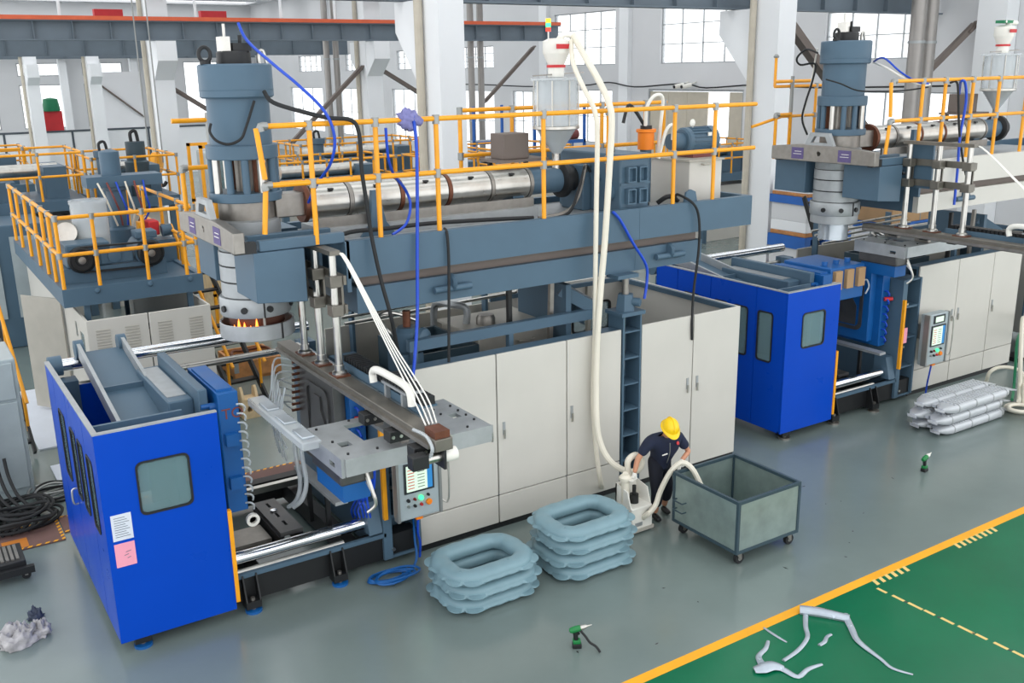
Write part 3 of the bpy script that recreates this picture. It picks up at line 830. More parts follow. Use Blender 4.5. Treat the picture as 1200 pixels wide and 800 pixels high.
def deck(M, xr=12.5, xl=5.0):
    t = thing('extruder_deck', M['deck'], 'platform', (8, 13, 3.64), None)
    yf, yb = 11.8, 14.0
    dm = M['deck_m']
    MB().box(xl, 10.0, yf, yf + 0.12, 4.16, 4.66).build('front_beam', dm, t)
    MB().box(10.005, xr, yf, yf + 0.12, 4.16, 4.66).build('front_beam', dm, t)
    MB().box(xl, xr, yb - 0.12, yb, 4.16, 4.66).build('rear_beam', 'teal', t)
    MB().box(xr - 0.1, xr, yf + 0.12, yb - 0.12, 4.16, 4.66).build('end_beam', 'teal', t)
    MB().box(xl, 11.1, yf + 0.12, yb - 0.12, 4.5, 4.56).build('deck_plate', 'steel_matte' , t)
    MB().box(11.1, xr - 0.1, yf + 0.12, yb - 0.12, 4.4, 4.44).build('deck_plate', 'teal', t)
    # fork arms round the die head
    MB().slab([(3.75, 4.0), (4.42, 3.94), (4.42, 4.64), (3.75, 4.64)], [], onY(11.8), 0, 0.82).build('fork_arm', 'teal', t, bev=0.01)
    MB().slab([(3.75, 4.0), (4.45, 3.94), (xl, 4.2), (xl, 4.64), (3.75, 4.64)], [], onY(13.55), 0, 0.8).build('fork_arm', 'teal', t, bev=0.01)
    MB().box(4.42, 4.55, 12.5, 13.3, 4.02, 4.6).build('fork_link', 'teal', t)
    MB().box(4.55, xl + 0.1, 12.86, 13.5, 4.02, 4.6).build('fork_link', 'teal', t)
    MB().box(4.98, 5.04, 11.8, 12.9, 3.98, 4.66).build('arm_flange', 'teal', t)
    for ya in (11.84, 12.3):
        MB().box(3.85, 5.0, ya, ya + 0.12, 4.645, 4.78).build('arm_channel', 'teal', t, bev=0.01)
    # lower slide beam
    MB().box(5.15, 10.0, 11.9, 12.02, 3.64, 4.0).build('lower_beam', dm, t)
    MB().box(10.005, 11.45, 11.9, 12.02, 3.64, 4.0).build('lower_beam', dm, t)
    MB().box(5.15, 11.45, 13.7, 13.82, 3.64, 4.0).build('lower_beam', dm, t)
    MB().box(11.35, 11.45, 12.02, 13.7, 3.64, 4.0).build('lower_end', 'teal', t)
    MB().box(5.15, 5.25, 12.02, 13.7, 3.64, 4.0).build('lower_end', 'teal', t)
    MB().box(5.2, 11.4, 12.0, 12.1, 4.0, 4.16).build('slide_rail', 'brown_iron', t)
    MB().box(5.2, 11.4, 13.66, 13.78, 4.0, 4.16).build('slide_rail', 'brown_iron', t)
    for x in (6.6, 10.7):
        MB().cyl((x - 0.3, 11.84, 3.82), (x + 0.3, 11.84, 3.82), 0.05, 12).build('lifting_pin', 'teal', t)
        MB().lathe([(0.1, -0.03), (0.13, 0), (0.1, 0.03)], (x, 11.86, 3.9), 16, (1, 0, 0)).build('lifting_eye', 'teal', t)
    MB().slab([(11.0, 4.66), (11.28, 4.66), (11.24, 4.82), (11.14, 4.86), (11.04, 4.82)], [], onY(11.86), 0, 0.04).build('lug', 'teal', t)
    return t

def barrel(M, x0=4.95):
    y, z = 13.0, 5.06
    t = thing('extruder_barrel', M['barrel'], 'extruder barrel', (7, 13, 4.56))
    MB().box(4.45, x0 - 0.08, y - 0.16, y + 0.16, z - 0.16, z + 0.16).build('adapter_block', 'steel_dull', t, bev=0.015)
    MB().lathe([(0.27, 0), (0.28, 0.06), (0.24, 0.1)], (x0 - 0.1, y, z), 24, (1, 0, 0)).build('end_flange', 'copper', t)
    xs = [x0, 5.55, 6.35, 7.15, 7.9, 8.62]
    for k in range(5):
        s = MB().lathe([(0.2, 0.03), (0.235, 0.03), (0.235, xs[k + 1] - xs[k] - 0.05), (0.2, xs[k + 1] - xs[k] - 0.05)], (xs[k], y, z), 28, (1, 0, 0)).build('cooling_shroud', 'steel', t)
        xm = (xs[k] + xs[k + 1]) / 2
        MB().box(xm - 0.035, xm + 0.035, y - 0.2, y - 0.1, z + 0.165, z + 0.19).build('slot_shade', 'black', s)  # black piece on the shroud, painted as the shade inside an open slot
        MB().lathe([(0.215, -0.03), (0.245, -0.03), (0.245, 0.03), (0.215, 0.03)], (xs[k + 1] - 0.01, y, z), 28, (1, 0, 0)).build('band', 'copper' if k in (1, 2) else 'steel_dull', t)
    MB().cyl((xs[0], y, z), (8.7, y, z), 0.19, 24).build('core', 'steel_dull', t)
    MB().cyl((8.65, y, z), (9.25, y, z), 0.2, 24).build('feed_section', 'teal', t)
    MB().lathe([(0.2, 0), (0.29, 0.04), (0.29, 0.12), (0.2, 0.16), (0.2, 0.3)], (9.25, y, z), 24, (1, 0, 0)).build('coupling', 'black', t)
    MB().slab([(5.55, 4.56), (6.1, 4.56), (5.95, 4.75), (5.85, 5.2), (5.75, 5.2), (5.72, 4.75)], [], onY(12.55), 0, 0.08).build('barrel_bracket', 'teal', t)
    MB().box(5.0, 8.6, 12.6, 13.4, 4.56, 4.72).build('under_tray', 'steel_matte', t)
    MB().box(5.0, 8.6, 12.72, 12.76, 4.72, 4.86).build('duct_edge', 'steel_dull', t)
    MB().box(8.3, 8.5, 12.85, 13.15, 4.72, 4.9).build('saddle', 'teal', t)

def gearbox(M):
    t = thing('gearbox', M['gearbox'], 'gearbox', (10, 12.3, 4.56))
    MB().box(9.72, 10.32, 11.96, 13.6, 4.56, 5.5).build('casing', 'teal', t, bev=0.03)
    MB().box(9.7, 10.34, 11.93, 11.96, 4.56, 4.66).build('foot_flange', 'teal', t)
    for x in (9.84, 10.07):
        for z in (4.74, 5.08):
            f = MB().slab(rect(x - 0.02, x + 0.15, z - 0.02, z + 0.22), [rect(x, x + 0.13, z, z + 0.2)], onY(11.87), 0, 0.09).build('pocket_frame', 'teal', t, smooth=False)
            MB().box(x, x + 0.13, 11.945, 11.957, z, z + 0.2).build('pocket', 'teal', f)
    MB().box(9.72, 10.32, 11.93, 11.96, 5.02, 5.05).build('rib', 'teal', t)
    for k in range(4):
        MB().lathe([(0.13, 0), (0.13, 0.05), (0.06, 0.07)], (9.72, 12.2 + 0.35 * k, 4.9 + 0.25 * (k % 2)), 16, (-1, 0, 0)).build('bearing_cap', 'teal', t)
    MB().box(9.55, 9.72, 12.7, 13.3, 4.56, 5.3).build('input_housing', 'teal', t, bev=0.02)
    MB().lathe([(0.1, 0), (0.1, 0.05), (0.05, 0.09)], (10.08, 11.93, 5.06), 14, (0, -1, 0)).build('plug', 'teal', t) if False else None
    MB().cyl((9.9, 12.4, 5.5), (9.9, 12.4, 5.58), 0.05, 10).build('breather', 'black', t)
    for k in range(3):
        MB().tube([(9.62, 12.6 + 0.1 * k, 5.2), (9.45, 12.5, 5.3), (9.2, 12.35, 4.95 - 0.05 * k), (8.9, 12.2 + 0.05 * k, 4.64), (8.4, 12.1 + 0.1 * k, 4.6)], 0.025, 8).build('lube_hose', 'steel_dull' if k else 'rubber', t)

def drive(M):
    t = thing('hydraulic_unit', M['unit'], 'tank', (11.9, 12.8, 4.44))
    MB().box(11.5, 12.25, 12.3, 13.3, 4.44, 5.25).build('tank_body', 'beige', t, bev=0.015)
    MB().box(11.47, 12.28, 12.27, 13.33, 5.25, 5.28).build('lid', 'beige_dark', t)
    MB().tube([(11.75, 12.28, 5.2), (11.75, 12.22, 5.2), (12.0, 12.22, 5.2), (12.0, 12.28, 5.2)], 0.015, 6, 0).build('lid_handle', 'beige_dark', t)
    t = thing('electric_motor', M['motor'], 'motor', (12, 12.85, 5.28))
    c = (11.75, 12.8, 5.56)
    MB().lathe([(0.2, 0), (0.23, 0.03), (0.23, 0.12)], c, 24, (1, 0, 0)).build('front_cover', 'teal', t)
    b = MB().cyl((11.86, 12.8, 5.56), (12.3, 12.8, 5.56), 0.21, 24).build('stator', 'teal', t)
    for k in range(20):
        a = k / 20 * 2 * math.pi
        MB().bar((11.88, 12.8 + 0.22 * math.cos(a), 5.56 + 0.22 * math.sin(a)), (12.28, 12.8 + 0.22 * math.cos(a), 5.56 + 0.22 * math.sin(a)), 0.012, 0.03, (0, math.cos(a), math.sin(a))).build('fin', 'teal', b)
    MB().lathe([(0.235, 0), (0.24, 0.02), (0.24, 0.14), (0.2, 0.18), (0.19, 0.16), (0.1, 0.15), (0.0, 0.15)], (12.3, 12.8, 5.56), 24, (1, 0, 0)).build('fan_cover', 'teal', t)
    MB().lathe([(0.05, -0.01), (0.065, 0), (0.05, 0.01)], (12.0, 12.8, 5.86), 12, (0, 1, 0)).build('eye_bolt', 'white_plastic', t)
    MB().cyl((12.0, 12.8, 5.75), (12.0, 12.8, 5.82), 0.02, 8).build('eye_shank', 'steel', t)
    MB().box(12.18, 12.26, 12.58, 12.6, 5.64, 5.7).build('nameplate', 'white_plastic', t)
    MB().box(11.85, 12.3, 12.6, 13.0, 5.28, 5.36).build('foot', 'dark_red', t)
    MB().cyl((11.5, 12.8, 5.56), (11.76, 12.8, 5.56), 0.14, 18).build('coupling_bell', 'teal', t)
    t = thing('filter_canister', M['canister'], 'filter', (11.1, 13, 4.56))
    MB().cyl((11.08, 12.95, 4.56), (11.08, 12.95, 5.45), 0.1, 14).build('stand', 'teal', t)
    MB().lathe([(0.14, 0), (0.14, 0.28), (0.17, 0.29), (0.17, 0.34)], (11.08, 12.95, 5.45), 18).build('canister', 'orange', t)
    MB().cyl((11.08, 12.95, 5.79), (11.08, 12.95, 5.85), 0.1, 12).build('cap', 'black', t)
    hs = thing('hydraulic_hose', M['hhose'], 'hose', (11.3, 12.9, 5.3))
    MB().tube([(11.02, 12.9, 5.85), (11.0, 12.85, 6.15), (11.12, 12.8, 6.34), (11.3, 12.8, 6.3), (11.32, 12.85, 5.9), (11.3, 12.9, 5.3)], 0.03, 8).build('hose', 'white_plastic', hs)
    MB().tube([(11.08, 13.0, 5.85), (10.95, 13.1, 6.1), (10.8, 13.1, 6.18), (10.7, 13.1, 5.9)], 0.03, 8).build('hose', 'black', hs)
    MB().tube([(11.2, 12.75, 5.3), (11.3, 12.7, 5.75), (11.45, 12.7, 5.85), (11.5, 12.75, 5.6)], 0.028, 8).build('hose', 'white_plastic', hs)
    f = thing('cooling_fan', M['fan'], 'fan', (10.8, 12.6, 4.66))
    MB().lathe([(0.36, 0), (0.38, 0.03), (0.38, 0.16), (0.3, 0.2)], (10.5, 12.75, 4.98), 24, (1, 0, 0)).build('fan_ring', 'black', f)
    MB().lathe([(0.1, 0), (0.12, 0.1), (0.05, 0.16)], (10.7, 12.75, 4.98), 14, (1, 0, 0)).build('hub', 'teal', f)
    MB().tube([(10.8, 12.3, 4.62), (10.9, 12.2, 4.72), (11.0, 12.15, 4.72), (11.08, 12.1, 4.64)], 0.04, 8).build('elbow', 'black', f)
    MB().box(10.45, 10.75, 12.45, 13.05, 4.56, 4.62).build('foot', 'black', f)

def hopper(M):
    t = thing('material_hopper', M['hopper'], 'hopper', (9.24, 13, 5.25))
    c = (9.24, 13.0, 0)
    MB().cyl((9.24, 13, 5.24), (9.24, 13, 5.5), 0.07, 14).build('throat', 'steel', t)
    MB().lathe([(0.07, 5.48), (0.33, 5.88), (0.335, 5.9), (0.32, 5.9), (0.06, 5.49)], c, 24).build('cone', 'clear_plastic', t)
    MB().lathe([(0.06, 5.5), (0.3, 5.86), (0.28, 5.9), (0, 5.92)], c, 24).build('granulate', 'steel_matte', t)
    MB().lathe([(0.345, 5.9), (0.345, 6.62), (0.335, 6.62), (0.335, 5.9)], c, 24).build('cylinder', 'clear_plastic', t)
    MB().lathe([(0.345, 6.62), (0.42, 6.63), (0.42, 6.66), (0, 6.68)], c, 24).build('lid', 'clear_plastic', t)
    for k in range(8):
        a = k / 8 * 2 * math.pi
        MB().cyl((9.24 + 0.36 * math.cos(a), 13 + 0.36 * math.sin(a), 5.9), (9.24 + 0.36 * math.cos(a), 13 + 0.36 * math.sin(a), 6.62), 0.012, 6).build('rod', 'steel', t)
    MB().lathe([(0.36, 5.87), (0.375, 5.88), (0.375, 5.92), (0.36, 5.93)], c, 24).build('seam_ring', 'steel', t)
    MB().bar((8.8, 13.0, 6.7), (9.7, 12.9, 6.74), 0.04, 0.02).build('cross_bar', 'steel_dull', t)
    t = thing('vacuum_loader', M['loader'], 'loader', (9.24, 13, 6.68))
    MB().cyl((9.24, 13, 6.68), (9.24, 13, 6.84), 0.13, 18).build('valve_pipe', 'white_plastic', t)
    b = MB().lathe([(0.12, 6.84), (0.2, 7.02), (0.21, 7.04), (0.21, 7.22), (0.12, 7.26)], c, 24).build('receiver', 'white_plastic', t)
    MB().box(9.1, 9.34, 12.78, 12.795, 7.1, 7.17).build('red_badge', 'red', b)
    MB().cyl((9.24, 13, 6.82), (9.24, 13, 6.86), 0.15, 18).build('clamp_ring', 'red', t)
    MB().tube([(9.3, 13, 7.24), (9.36, 12.95, 7.32), (9.5, 12.9, 7.3)], 0.05, 10).build('inlet', 'white_plastic', t)
    if not M['beacon']:
        g_ = MB().box(9.02, 9.46, 12.9, 13.1, 7.3, 7.36).build('green_bracket', 'green', t)
        MB().cyl((9.1, 12.89, 7.33), (9.1, 12.9, 7.33), 0.028, 10).build('badge', 'white_plastic', g_)
    if M['beacon']:
        L = MB().cyl((9.06, 12.95, 7.2), (9.06, 12.95, 7.36), 0.012, 6).build('beacon_stem', 'steel', t)
        for k, m in enumerate(('led_red', 'led_green', 'led_amber')):
            MB().cyl((9.06, 12.95, 7.36 + 0.065 * k), (9.06, 12.95, 7.42 + 0.065 * k), 0.04, 12).build('lamp_segment', m, L)
    t = thing('junction_box', M['jbox'], 'box', (8.6, 13.1, 5.4))
    MB().box(8.36, 8.84, 13.2, 13.6, 5.42, 5.82).build('box', 'brown_iron', t, bev=0.01)
    MB().box(8.2, 9.16, 13.1, 13.7, 5.38, 5.42).build('shelf', 'brown_iron', t)
    for x in (8.3, 9.0):
        MB().box(x, x + 0.06, 13.55, 13.61, 4.56, 5.38).build('leg', 'black', t)

def die_head(M, flame=True):
    cx, cy = 4.13, 13.08
    t = thing('die_head', M['head'], 'extrusion head', (cx, cy, 3.9))
    c = (cx, cy, 0)
    MB().lathe([(0.45, 6.5), (0.475, 6.52), (0.475, 6.91), (0.45, 6.93)], c, 40).build('cylinder_cap', 'teal', t)
    MB().lathe([(0.477, 6.6), (0.48, 6.605), (0.477, 6.61)], c, 40).build('cap_seam', 'teal', t)
    MB().lathe([(0.405, 5.86), (0.405, 6.52)], c, 40).build('cylinder', 'teal', t)
    fl = MB().lathe([(0.46, 5.72), (0.47, 5.73), (0.47, 5.89), (0.46, 5.9)], c, 40).build('upper_flange', 'teal', t)
    for k in range(12):
        a = (k + 0.5) / 12 * 2 * math.pi
        x, y = cx + 0.41 * math.cos(a), cy + 0.41 * math.sin(a)
        MB().cyl((x, y, 5.28), (x, y, 5.73), 0.05, 12).build('tie_rod', 'teal' if k % 3 else 'steel', t)
    for k in range(4):
        a = k / 4 * 2 * math.pi + 0.4
        x, y = cx + 0.25 * math.cos(a), cy + 0.25 * math.sin(a)
        MB().cyl((x, y, 5.24), (x, y, 5.73), 0.05, 12).build('inner_rod', 'copper' if k % 2 else 'steel_dull', t)
    MB().cyl((cx, cy, 5.2), (cx, cy, 5.75), 0.12, 16).build('piston', 'steel_dull', t)
    MB().lathe([(0.47, 5.16), (0.48, 5.17), (0.48, 5.27), (0.47, 5.28)], c, 40).build('lower_flange', 'teal', t)
    MB().lathe([(0.32, 4.9), (0.38, 4.92), (0.38, 5.16)], c, 32).build('neck', 'steel_dull', t)
    MB().lathe([(0.42, 4.5), (0.43, 4.52), (0.43, 4.9), (0.38, 4.92)], c, 32).build('feed_block', 'steel_matte', t)
    zz = [3.86, 4.08, 4.3, 4.5]
    for k in range(3):
        MB().lathe([(0.38, zz[k] + 0.012), (0.44, zz[k] + 0.012), (0.44, zz[k + 1] - 0.012), (0.38, zz[k + 1] - 0.012)], c, 32).build('heater_shell', 'steel_matte', t)
    MB().lathe([(0.41, 3.72), (0.41, 4.55)], c, 32).build('core', 'black', t)
    r1 = MB().lathe([(0.38, 3.6), (0.475, 3.6), (0.485, 3.62), (0.485, 3.84), (0.475, 3.86), (0.38, 3.86)], c, 40).build('die_ring', 'steel_matte', t)
    for a in (-2.2, -1.5, -0.6, -2.9):
        MB().cyl((cx + 0.47 * math.cos(a), cy + 0.47 * math.sin(a), 3.72), (cx + 0.515 * math.cos(a), cy + 0.515 * math.sin(a), 3.72), 0.045, 10).build('adjusting_screw', 'black', r1)
    MB().box(cx - 0.05, cx - 0.03, cy - 0.492, cy - 0.47, 3.6, 3.86).build('split_joint', 'black', r1)
    MB().lathe([(0.3, 3.44), (0.38, 3.46), (0.38, 3.6)], c, 32).build('die_lip', 'hot' if flame else 'steel_dull', t)
    if flame:
        r2 = MB().lathe([(0.5, 3.28), (0.51, 3.29), (0.51, 3.49), (0.5, 3.5), (0.48, 3.49), (0.48, 3.29)], c, 40).build('air_ring', 'steel_matte', t)
        MB().lathe([(0.2, 3.3), (0.48, 3.3), (0.48, 3.33), (0.2, 3.33)], c, 40).build('ring_floor', 'copper', t)
        for k in range(3):
            a = 0.4 + k * 2.1
            MB().bar((cx + 0.49 * math.cos(a), cy + 0.49 * math.sin(a), 3.4), (cx + 0.47 * math.cos(a), cy + 0.47 * math.sin(a), 3.62), 0.03, 0.02).build('ring_strap', 'steel_dull', t)
        MB().box(cx + 0.18, cx + 0.2, cy - 0.49, cy - 0.475, 3.28, 3.5).build('split_joint', 'black', r2)
        for k in range(5):
            a = -2.7 + k * 0.2
            x, y = cx + 0.42 * math.cos(a), cy + 0.42 * math.sin(a)
            h = 0.16 + 0.1 * ((k * 5) % 3) / 2
            MB().lathe([(0.0, 0), (0.022, 0.02), (0.028, h * 0.4), (0.012, h * 0.8), (0.0, h)], (x, y, 3.34), 8).build('flame', 'flame', t)
    else:
        MB().lathe([(0.36, 3.42), (0.46, 3.44), (0.46, 3.6), (0.36, 3.6)], c, 32).build('lower_ring', 'steel_matte', t)
        MB().lathe([(0.3, 3.1), (0.29, 3.3), (0.3, 3.55)], c, 24).build('parison', 'clear_scrap', t)
    # bits on top
    MB().lathe([(0.22, 6.93), (0.22, 7.07), (0.2, 7.09)], c, 24).build('top_flange', 'black', t)
    MB().box(cx - 0.04, cx + 0.2, cy - 0.14, cy + 0.14, 7.09, 7.19).build('valve_block', 'black', t)
    MB().box(cx - 0.18, cx - 0.06, cy - 0.1, cy + 0.1, 7.07, 7.27).build('sensor_block', 'steel', t)
    MB().cyl((cx - 0.1, cy, 7.27), (cx - 0.1, cy, 7.43), 0.02, 8).build('sensor_rod', 'steel', t)
    MB().cyl((cx + 0.1, cy, 7.19), (cx + 0.1, cy, 7.29), 0.025, 8).build('air_port', 'black', t)
    e = (cx - 0.4, cy - 0.08, 7.05)
    MB().tube([(e[0] + 0.075 * math.cos(k / 10 * 6.283), e[1], e[2] + 0.09 * math.sin(k / 10 * 6.283)) for k in range(10)], 0.025, 8, 2, closed=True).build('lifting_eye', 'black', t)
    MB().cyl((e[0], e[1], 6.93), (e[0], e[1], 6.97), 0.07, 10).build('eye_base', 'black', t)
    MB().tube([(cx + 0.3, cy - 0.1, 6.93), (cx + 0.3, cy - 0.1, 7.05), (cx + 0.36, cy - 0.1, 7.09), (cx + 0.4, cy - 0.1, 6.93)], 0.025, 8).build('pipe_loop', 'steel', t)
    # cross bar in front of the head with purple labels, clamped to the fork arms
    b = MB().slab([(11.75, 4.66), (14.25, 4.66), (14.25, 4.92), (13.6, 4.98), (12.5, 4.98), (11.75, 4.92)], [[(13.05 + 0.045 * math.cos(q), 4.82 + 0.045 * math.sin(q)) for q in [2 * math.pi * k / 12 for k in range(12)]]], onX(3.5), 0, 0.14).build('cross_bar', 'steel_dull', t, bev=0.01)
    for u in (12.28, 13.42):
        s = MB().box(3.495, 3.5, u, u + 0.3, 4.7, 4.92).build('sticker', 'purple', b)
        MB().box(3.492, 3.495, u + 0.05, u + 0.25, 4.79, 4.8).build('print', 'white_plastic', s)
        MB().box(3.492, 3.495, u + 0.05, u + 0.22, 4.84, 4.85).build('print', 'white_plastic', s)
    MB().slab([(12.72, 4.98), (13.42, 4.98), (13.3, 5.22), (12.85, 5.22)], [[(12.87, 5.03), (13.27, 5.03), (13.2, 5.15), (12.93, 5.15)]], onX(3.52), 0, 0.08).build('bar_handle', 'steel_matte', b)
    for u in (11.85, 14.1):
        MB().box(3.52, 3.8, u - 0.04, u + 0.06, 4.64, 4.78).build('clamp_block', 'black', b)

def deck_railing(t, xl, xr, posts, rear=True, left=False):
    z = 4.66
    H = (0.8, 1.52)
    y = 11.86
    for h in H:
        MB().cyl((xl, y, z + h), (xr, y, z + h), 0.034, 10).build('rail', 'yellow', t)
    for x in posts:
        MB().cyl((x, y, z), (x, y, z + 1.52), 0.034, 10).build('post', 'yellow', t)
        for h in H:
            MB().cyl((x, y, z + h - 0.07), (x, y, z + h + 0.05), 0.05, 10).build('clamp', 'fitting', t)
    for h in H:
        MB().tube([(xl, y, z + h - 0.06), (xl, y, z + h), (xl + 0.08, y, z + h)], 0.05, 10, 3).build('elbow', 'fitting', t)
    MB().cyl((xl, y, z + 0.88), (xl - 0.06, y, z + 1.5), 0.034, 10).build('post', 'yellow', t)
    MB().cyl((xl - 0.06, y, z + 0.2), (xl, y, z + 0.78), 0.034, 10).build('post', 'yellow', t)
    y = 14.3
    for x in (3.63, 4.06):
        MB().cyl((x, y, z - 0.02), (x, y, z + (1.52 if x > 4 else 0.86)), 0.034, 10).build('post', 'yellow', t)
    MB().cyl((3.63, y, z + 0.86), (4.06, y, z + 0.86), 0.034, 10).build('rail', 'yellow', t)
    MB().cyl((3.55, y, z + 1.52), (4.6, y, z + 1.52), 0.034, 10).build('rail', 'yellow', t)
    MB().cyl((4.06, y, z + 0.9), (4.06, y, z + 1.62), 0.04, 10).build('clamp', 'fitting', t)
    MB().tube([(3.63, y, z + 0.8), (3.63, y, z + 0.86), (3.7, y, z + 0.86)], 0.05, 10, 3).build('elbow', 'fitting', t)
    if left:
        for a, b in (((3.6, 1.42), (5.9, 1.42)), ((3.6, 1.42), (3.6, 2.0)), ((3.0, 0.65), (3.85, 0.82)), ((3.85, 0.82), (5.9, 0.82))):
            MB().cyl((a[0], y + 0.05, z + a[1]), (b[0], y + 0.05, z + b[1]), 0.03, 10).build('rail', 'yellow', t)
        for x in (4.1, 4.85, 5.6):
            MB().cyl((x, y + 0.05, z), (x, y + 0.05, z + 1.42), 0.03, 10).build('post', 'yellow', t)
            for q in (0.82, 1.42):
                MB().cyl((x, y + 0.05, z + q - 0.05), (x, y + 0.05, z + q + 0.05), 0.045, 10).build('clamp', 'fitting', t)
        MB().lathe([(0.05, 0), (0.06, 0.03), (0.03, 0.07)], (3.6, y + 0.05, z + 1.98), 10).build('end_cap', 'fitting', t)
    if rear:
        y = 13.94
        for h in H:
            MB().cyl((8.0, y, z + h), (12.4, y, z + h), 0.034, 10).build('rail', 'yellow', t)
        for x in (8.0, 9.0, 10.9, 11.9, 12.35):
            MB().cyl((x, y, z), (x, y, z + 1.52), 0.034, 10).build('post', 'yellow', t)
            for h in H:
                MB().cyl((x, y, z + h - 0.07), (x, y, z + h + 0.05), 0.05, 10).build('clamp', 'fitting', t)

def robot(M, gx=0.0, gy=0.0, arm=True):
    """take-out gantry: beam on three guided rods"""
    x = 4.65
    t = thing('takeout_gantry', M['robot'], 'gantry', (x, 11.2, 2.6))
    MB().box(x - 0.11, x + 0.11, 8.65, 13.55, 2.84, 2.98).build('beam', 'gantry_grey', t, bev=0.01)
    MB().box(x - 0.15, x - 0.11, 8.75, 13.5, 2.86, 2.91).build('guide_rail', 'steel_dull', t)
    MB().box(x + 0.11, x + 0.16, 8.75, 13.4, 2.9, 2.96).build('guide_rail', 'steel', t)
    for y in (12.69, 12.07, 11.46):
        r = MB().cyl((x, y, 2.98), (x, y, 4.58), 0.05, 14).build('guide_column', 'steel', t)
        MB().lathe([(0.1, 2.98), (0.1, 3.03), (0.065, 3.05), (0.065, 3.12)], (x, y, 0), 14).build('column_foot', 'steel', r)
        MB().box(x - 0.1, x + 0.1, y - 0.13, y + 0.13, 2.98, 3.0).build('foot_plate', 'copper', r)
        for z in (3.78, 4.16):
            MB().box(x - 0.08, x + 0.08, y - 0.09, y + 0.09, z, z + 0.15).build('guide_block', 'gantry_grey', r, bev=0.01)
        MB().box(x + 0.08, x + 0.11, y - 0.04, y + 0.1, 3.8, 4.3).build('guide_plate', 'gantry_grey', r)
    MB().box(x - 0.07, x + 0.07, 11.36, 12.8, 4.58, 4.64).build('top_bar', 'gantry_grey', t)
    for z in (3.8, 4.18):
        MB().box(x + 0.11, x + 0.15, 11.4, 12.75, z, z + 0.12).build('carrier_bar', 'gantry_grey', t)
    MB().box(x + 0.15, x + 0.2, 12.3, 12.8, 3.75, 4.6).build('mount_plate', 'teal', t)
    for z in (3.85, 4.0, 4.15, 4.3):
        MB().cyl((x + 0.1, 12.9, z), (x + 0.17, 12.9, z), 0.03, 8).build('bolt', 'black', t)
    # cable chain beside the beam
    ch = MB().box(x + 0.2, x + 0.44, 9.6, 11.9, 3.0, 3.02).build('chain_tray', 'teal', t)
    for k in range(28):
        y = 9.62 + k * 0.08
        MB().box(x + 0.22, x + 0.42, y, y + 0.06, 3.02, 3.12).build('chain_link', 'black', ch)
    MB().box(x + 0.17, x + 0.2, 9.5, 11.9, 2.9, 3.06).build('tray_wall', 'teal', ch)
    ch2 = MB().box(x + 0.1, x + 0.34, 9.75, 10.4, 3.14, 3.17).build('chain_shelf', 'steel_matte', t)
    for k in range(8):
        y = 9.78 + k * 0.08
        MB().box(x + 0.12, x + 0.32, y, y + 0.06, 3.17, 3.25).build('chain_link', 'black', ch2)
    for yy in (9.85, 10.3):
        MB().box(x + 0.11, x + 0.17, yy, yy + 0.05, 2.95, 3.14).build('shelf_stand', 'steel_matte', ch2)
    MB().tube([(x + 0.1, 10.62, 3.08), (x + 0.1, 10.64, 3.2), (x + 0.1, 10.52, 3.27), (x + 0.12, 10.2, 3.27), (x + 0.12, 9.8, 3.26), (x + 0.12, 9.66, 3.2), (x + 0.12, 9.63, 3.05)], 0.048, 12).build('duct_elbow', 'white_plastic', t)
    # gripper plates
    global OFF
    keep = OFF.copy()
    OFF = OFF + Vector((gx, gy, 0))
    gp = MB().slab(rect(3.86, 5.78, 9.55, 10.72), [rect(4.28, 4.62, 9.95, 10.55), rect(4.95, 5.2, 9.85, 10.5), rect(3.98, 4.12, 9.9, 10.05), rect(5.52, 5.64, 10.0, 10.15)], onZ(2.58), 0, 0.05).build('gripper_plate', 'steel_matte', t, smooth=False)
    for k, (u, v) in enumerate(((3.95, 9.65), (3.95, 10.1), (3.95, 10.6), (4.3, 9.62), (4.4, 10.66), (5.1, 9.62), (5.5, 9.62), (5.7, 9.8), (5.7, 10.0), (5.7, 10.2), (5.7, 10.4), (5.6, 10.65), (5.4, 10.66), (5.2, 10.66), (5.45, 10.2), (5.45, 10.4))):
        MB().cyl((u, v, 2.63), (u, v, 2.65), 0.016, 8).build('screw', 'black', gp)
    MB().slab(rect(9.55, 10.72, 2.4, 2.63), [rect(9.75, 9.9, 2.46, 2.52)], onX(3.82), 0, 0.04).build('plate_flange', 'steel_matte', t, smooth=False)
    MB().box(3.86, 5.78, 9.51, 9.55, 2.42, 2.63).build('plate_flange', 'steel_matte', t)
    for y in (9.5, 10.2, 8.9):
        b = MB().box(x - 0.24, x + 0.02, y, y + 0.18, 2.7, 2.84).build('slide_block', 'black', t, bev=0.01)
        for q in range(2):
            MB().cyl((x - 0.2 + 0.1 * q, y - 0.01, 2.77), (x - 0.2 + 0.1 * q, y, 2.77), 0.022, 8).build('screw', 'steel', b)
    for y in (9.6, 10.3):
        MB().box(x - 0.05, x + 0.05, y, y + 0.3, 2.63, 2.84).build('hanger', 'steel_dull', t)
    OFF = keep
    # drive motor and belt pulley at the free end
    m = MB().box(x - 0.36, x - 0.16, 8.7, 8.84, 2.66, 2.82).build('servo_motor', 'black', t, bev=0.01)
    MB().cyl((x - 0.16, 8.77, 2.74), (x + 0.0, 8.77, 2.74), 0.06, 14).build('motor_neck', 'steel', m)
    MB().box(x + 0.0, x + 0.03, 8.66, 8.88, 2.62, 2.86).build('motor_flange', 'black', m)
    MB().cyl((x + 0.03, 8.77, 2.74), (x + 0.2, 8.77, 2.74), 0.08, 16).build('pulley_cover', 'white_plastic', m)
    MB().tube([(x - 0.14, 9.1, 2.98), (x - 0.14, 8.8, 3.0), (x - 0.14, 8.66, 2.9), (x - 0.14, 8.72, 2.78)], 0.02, 6).build('belt', 'clear_plastic', t)
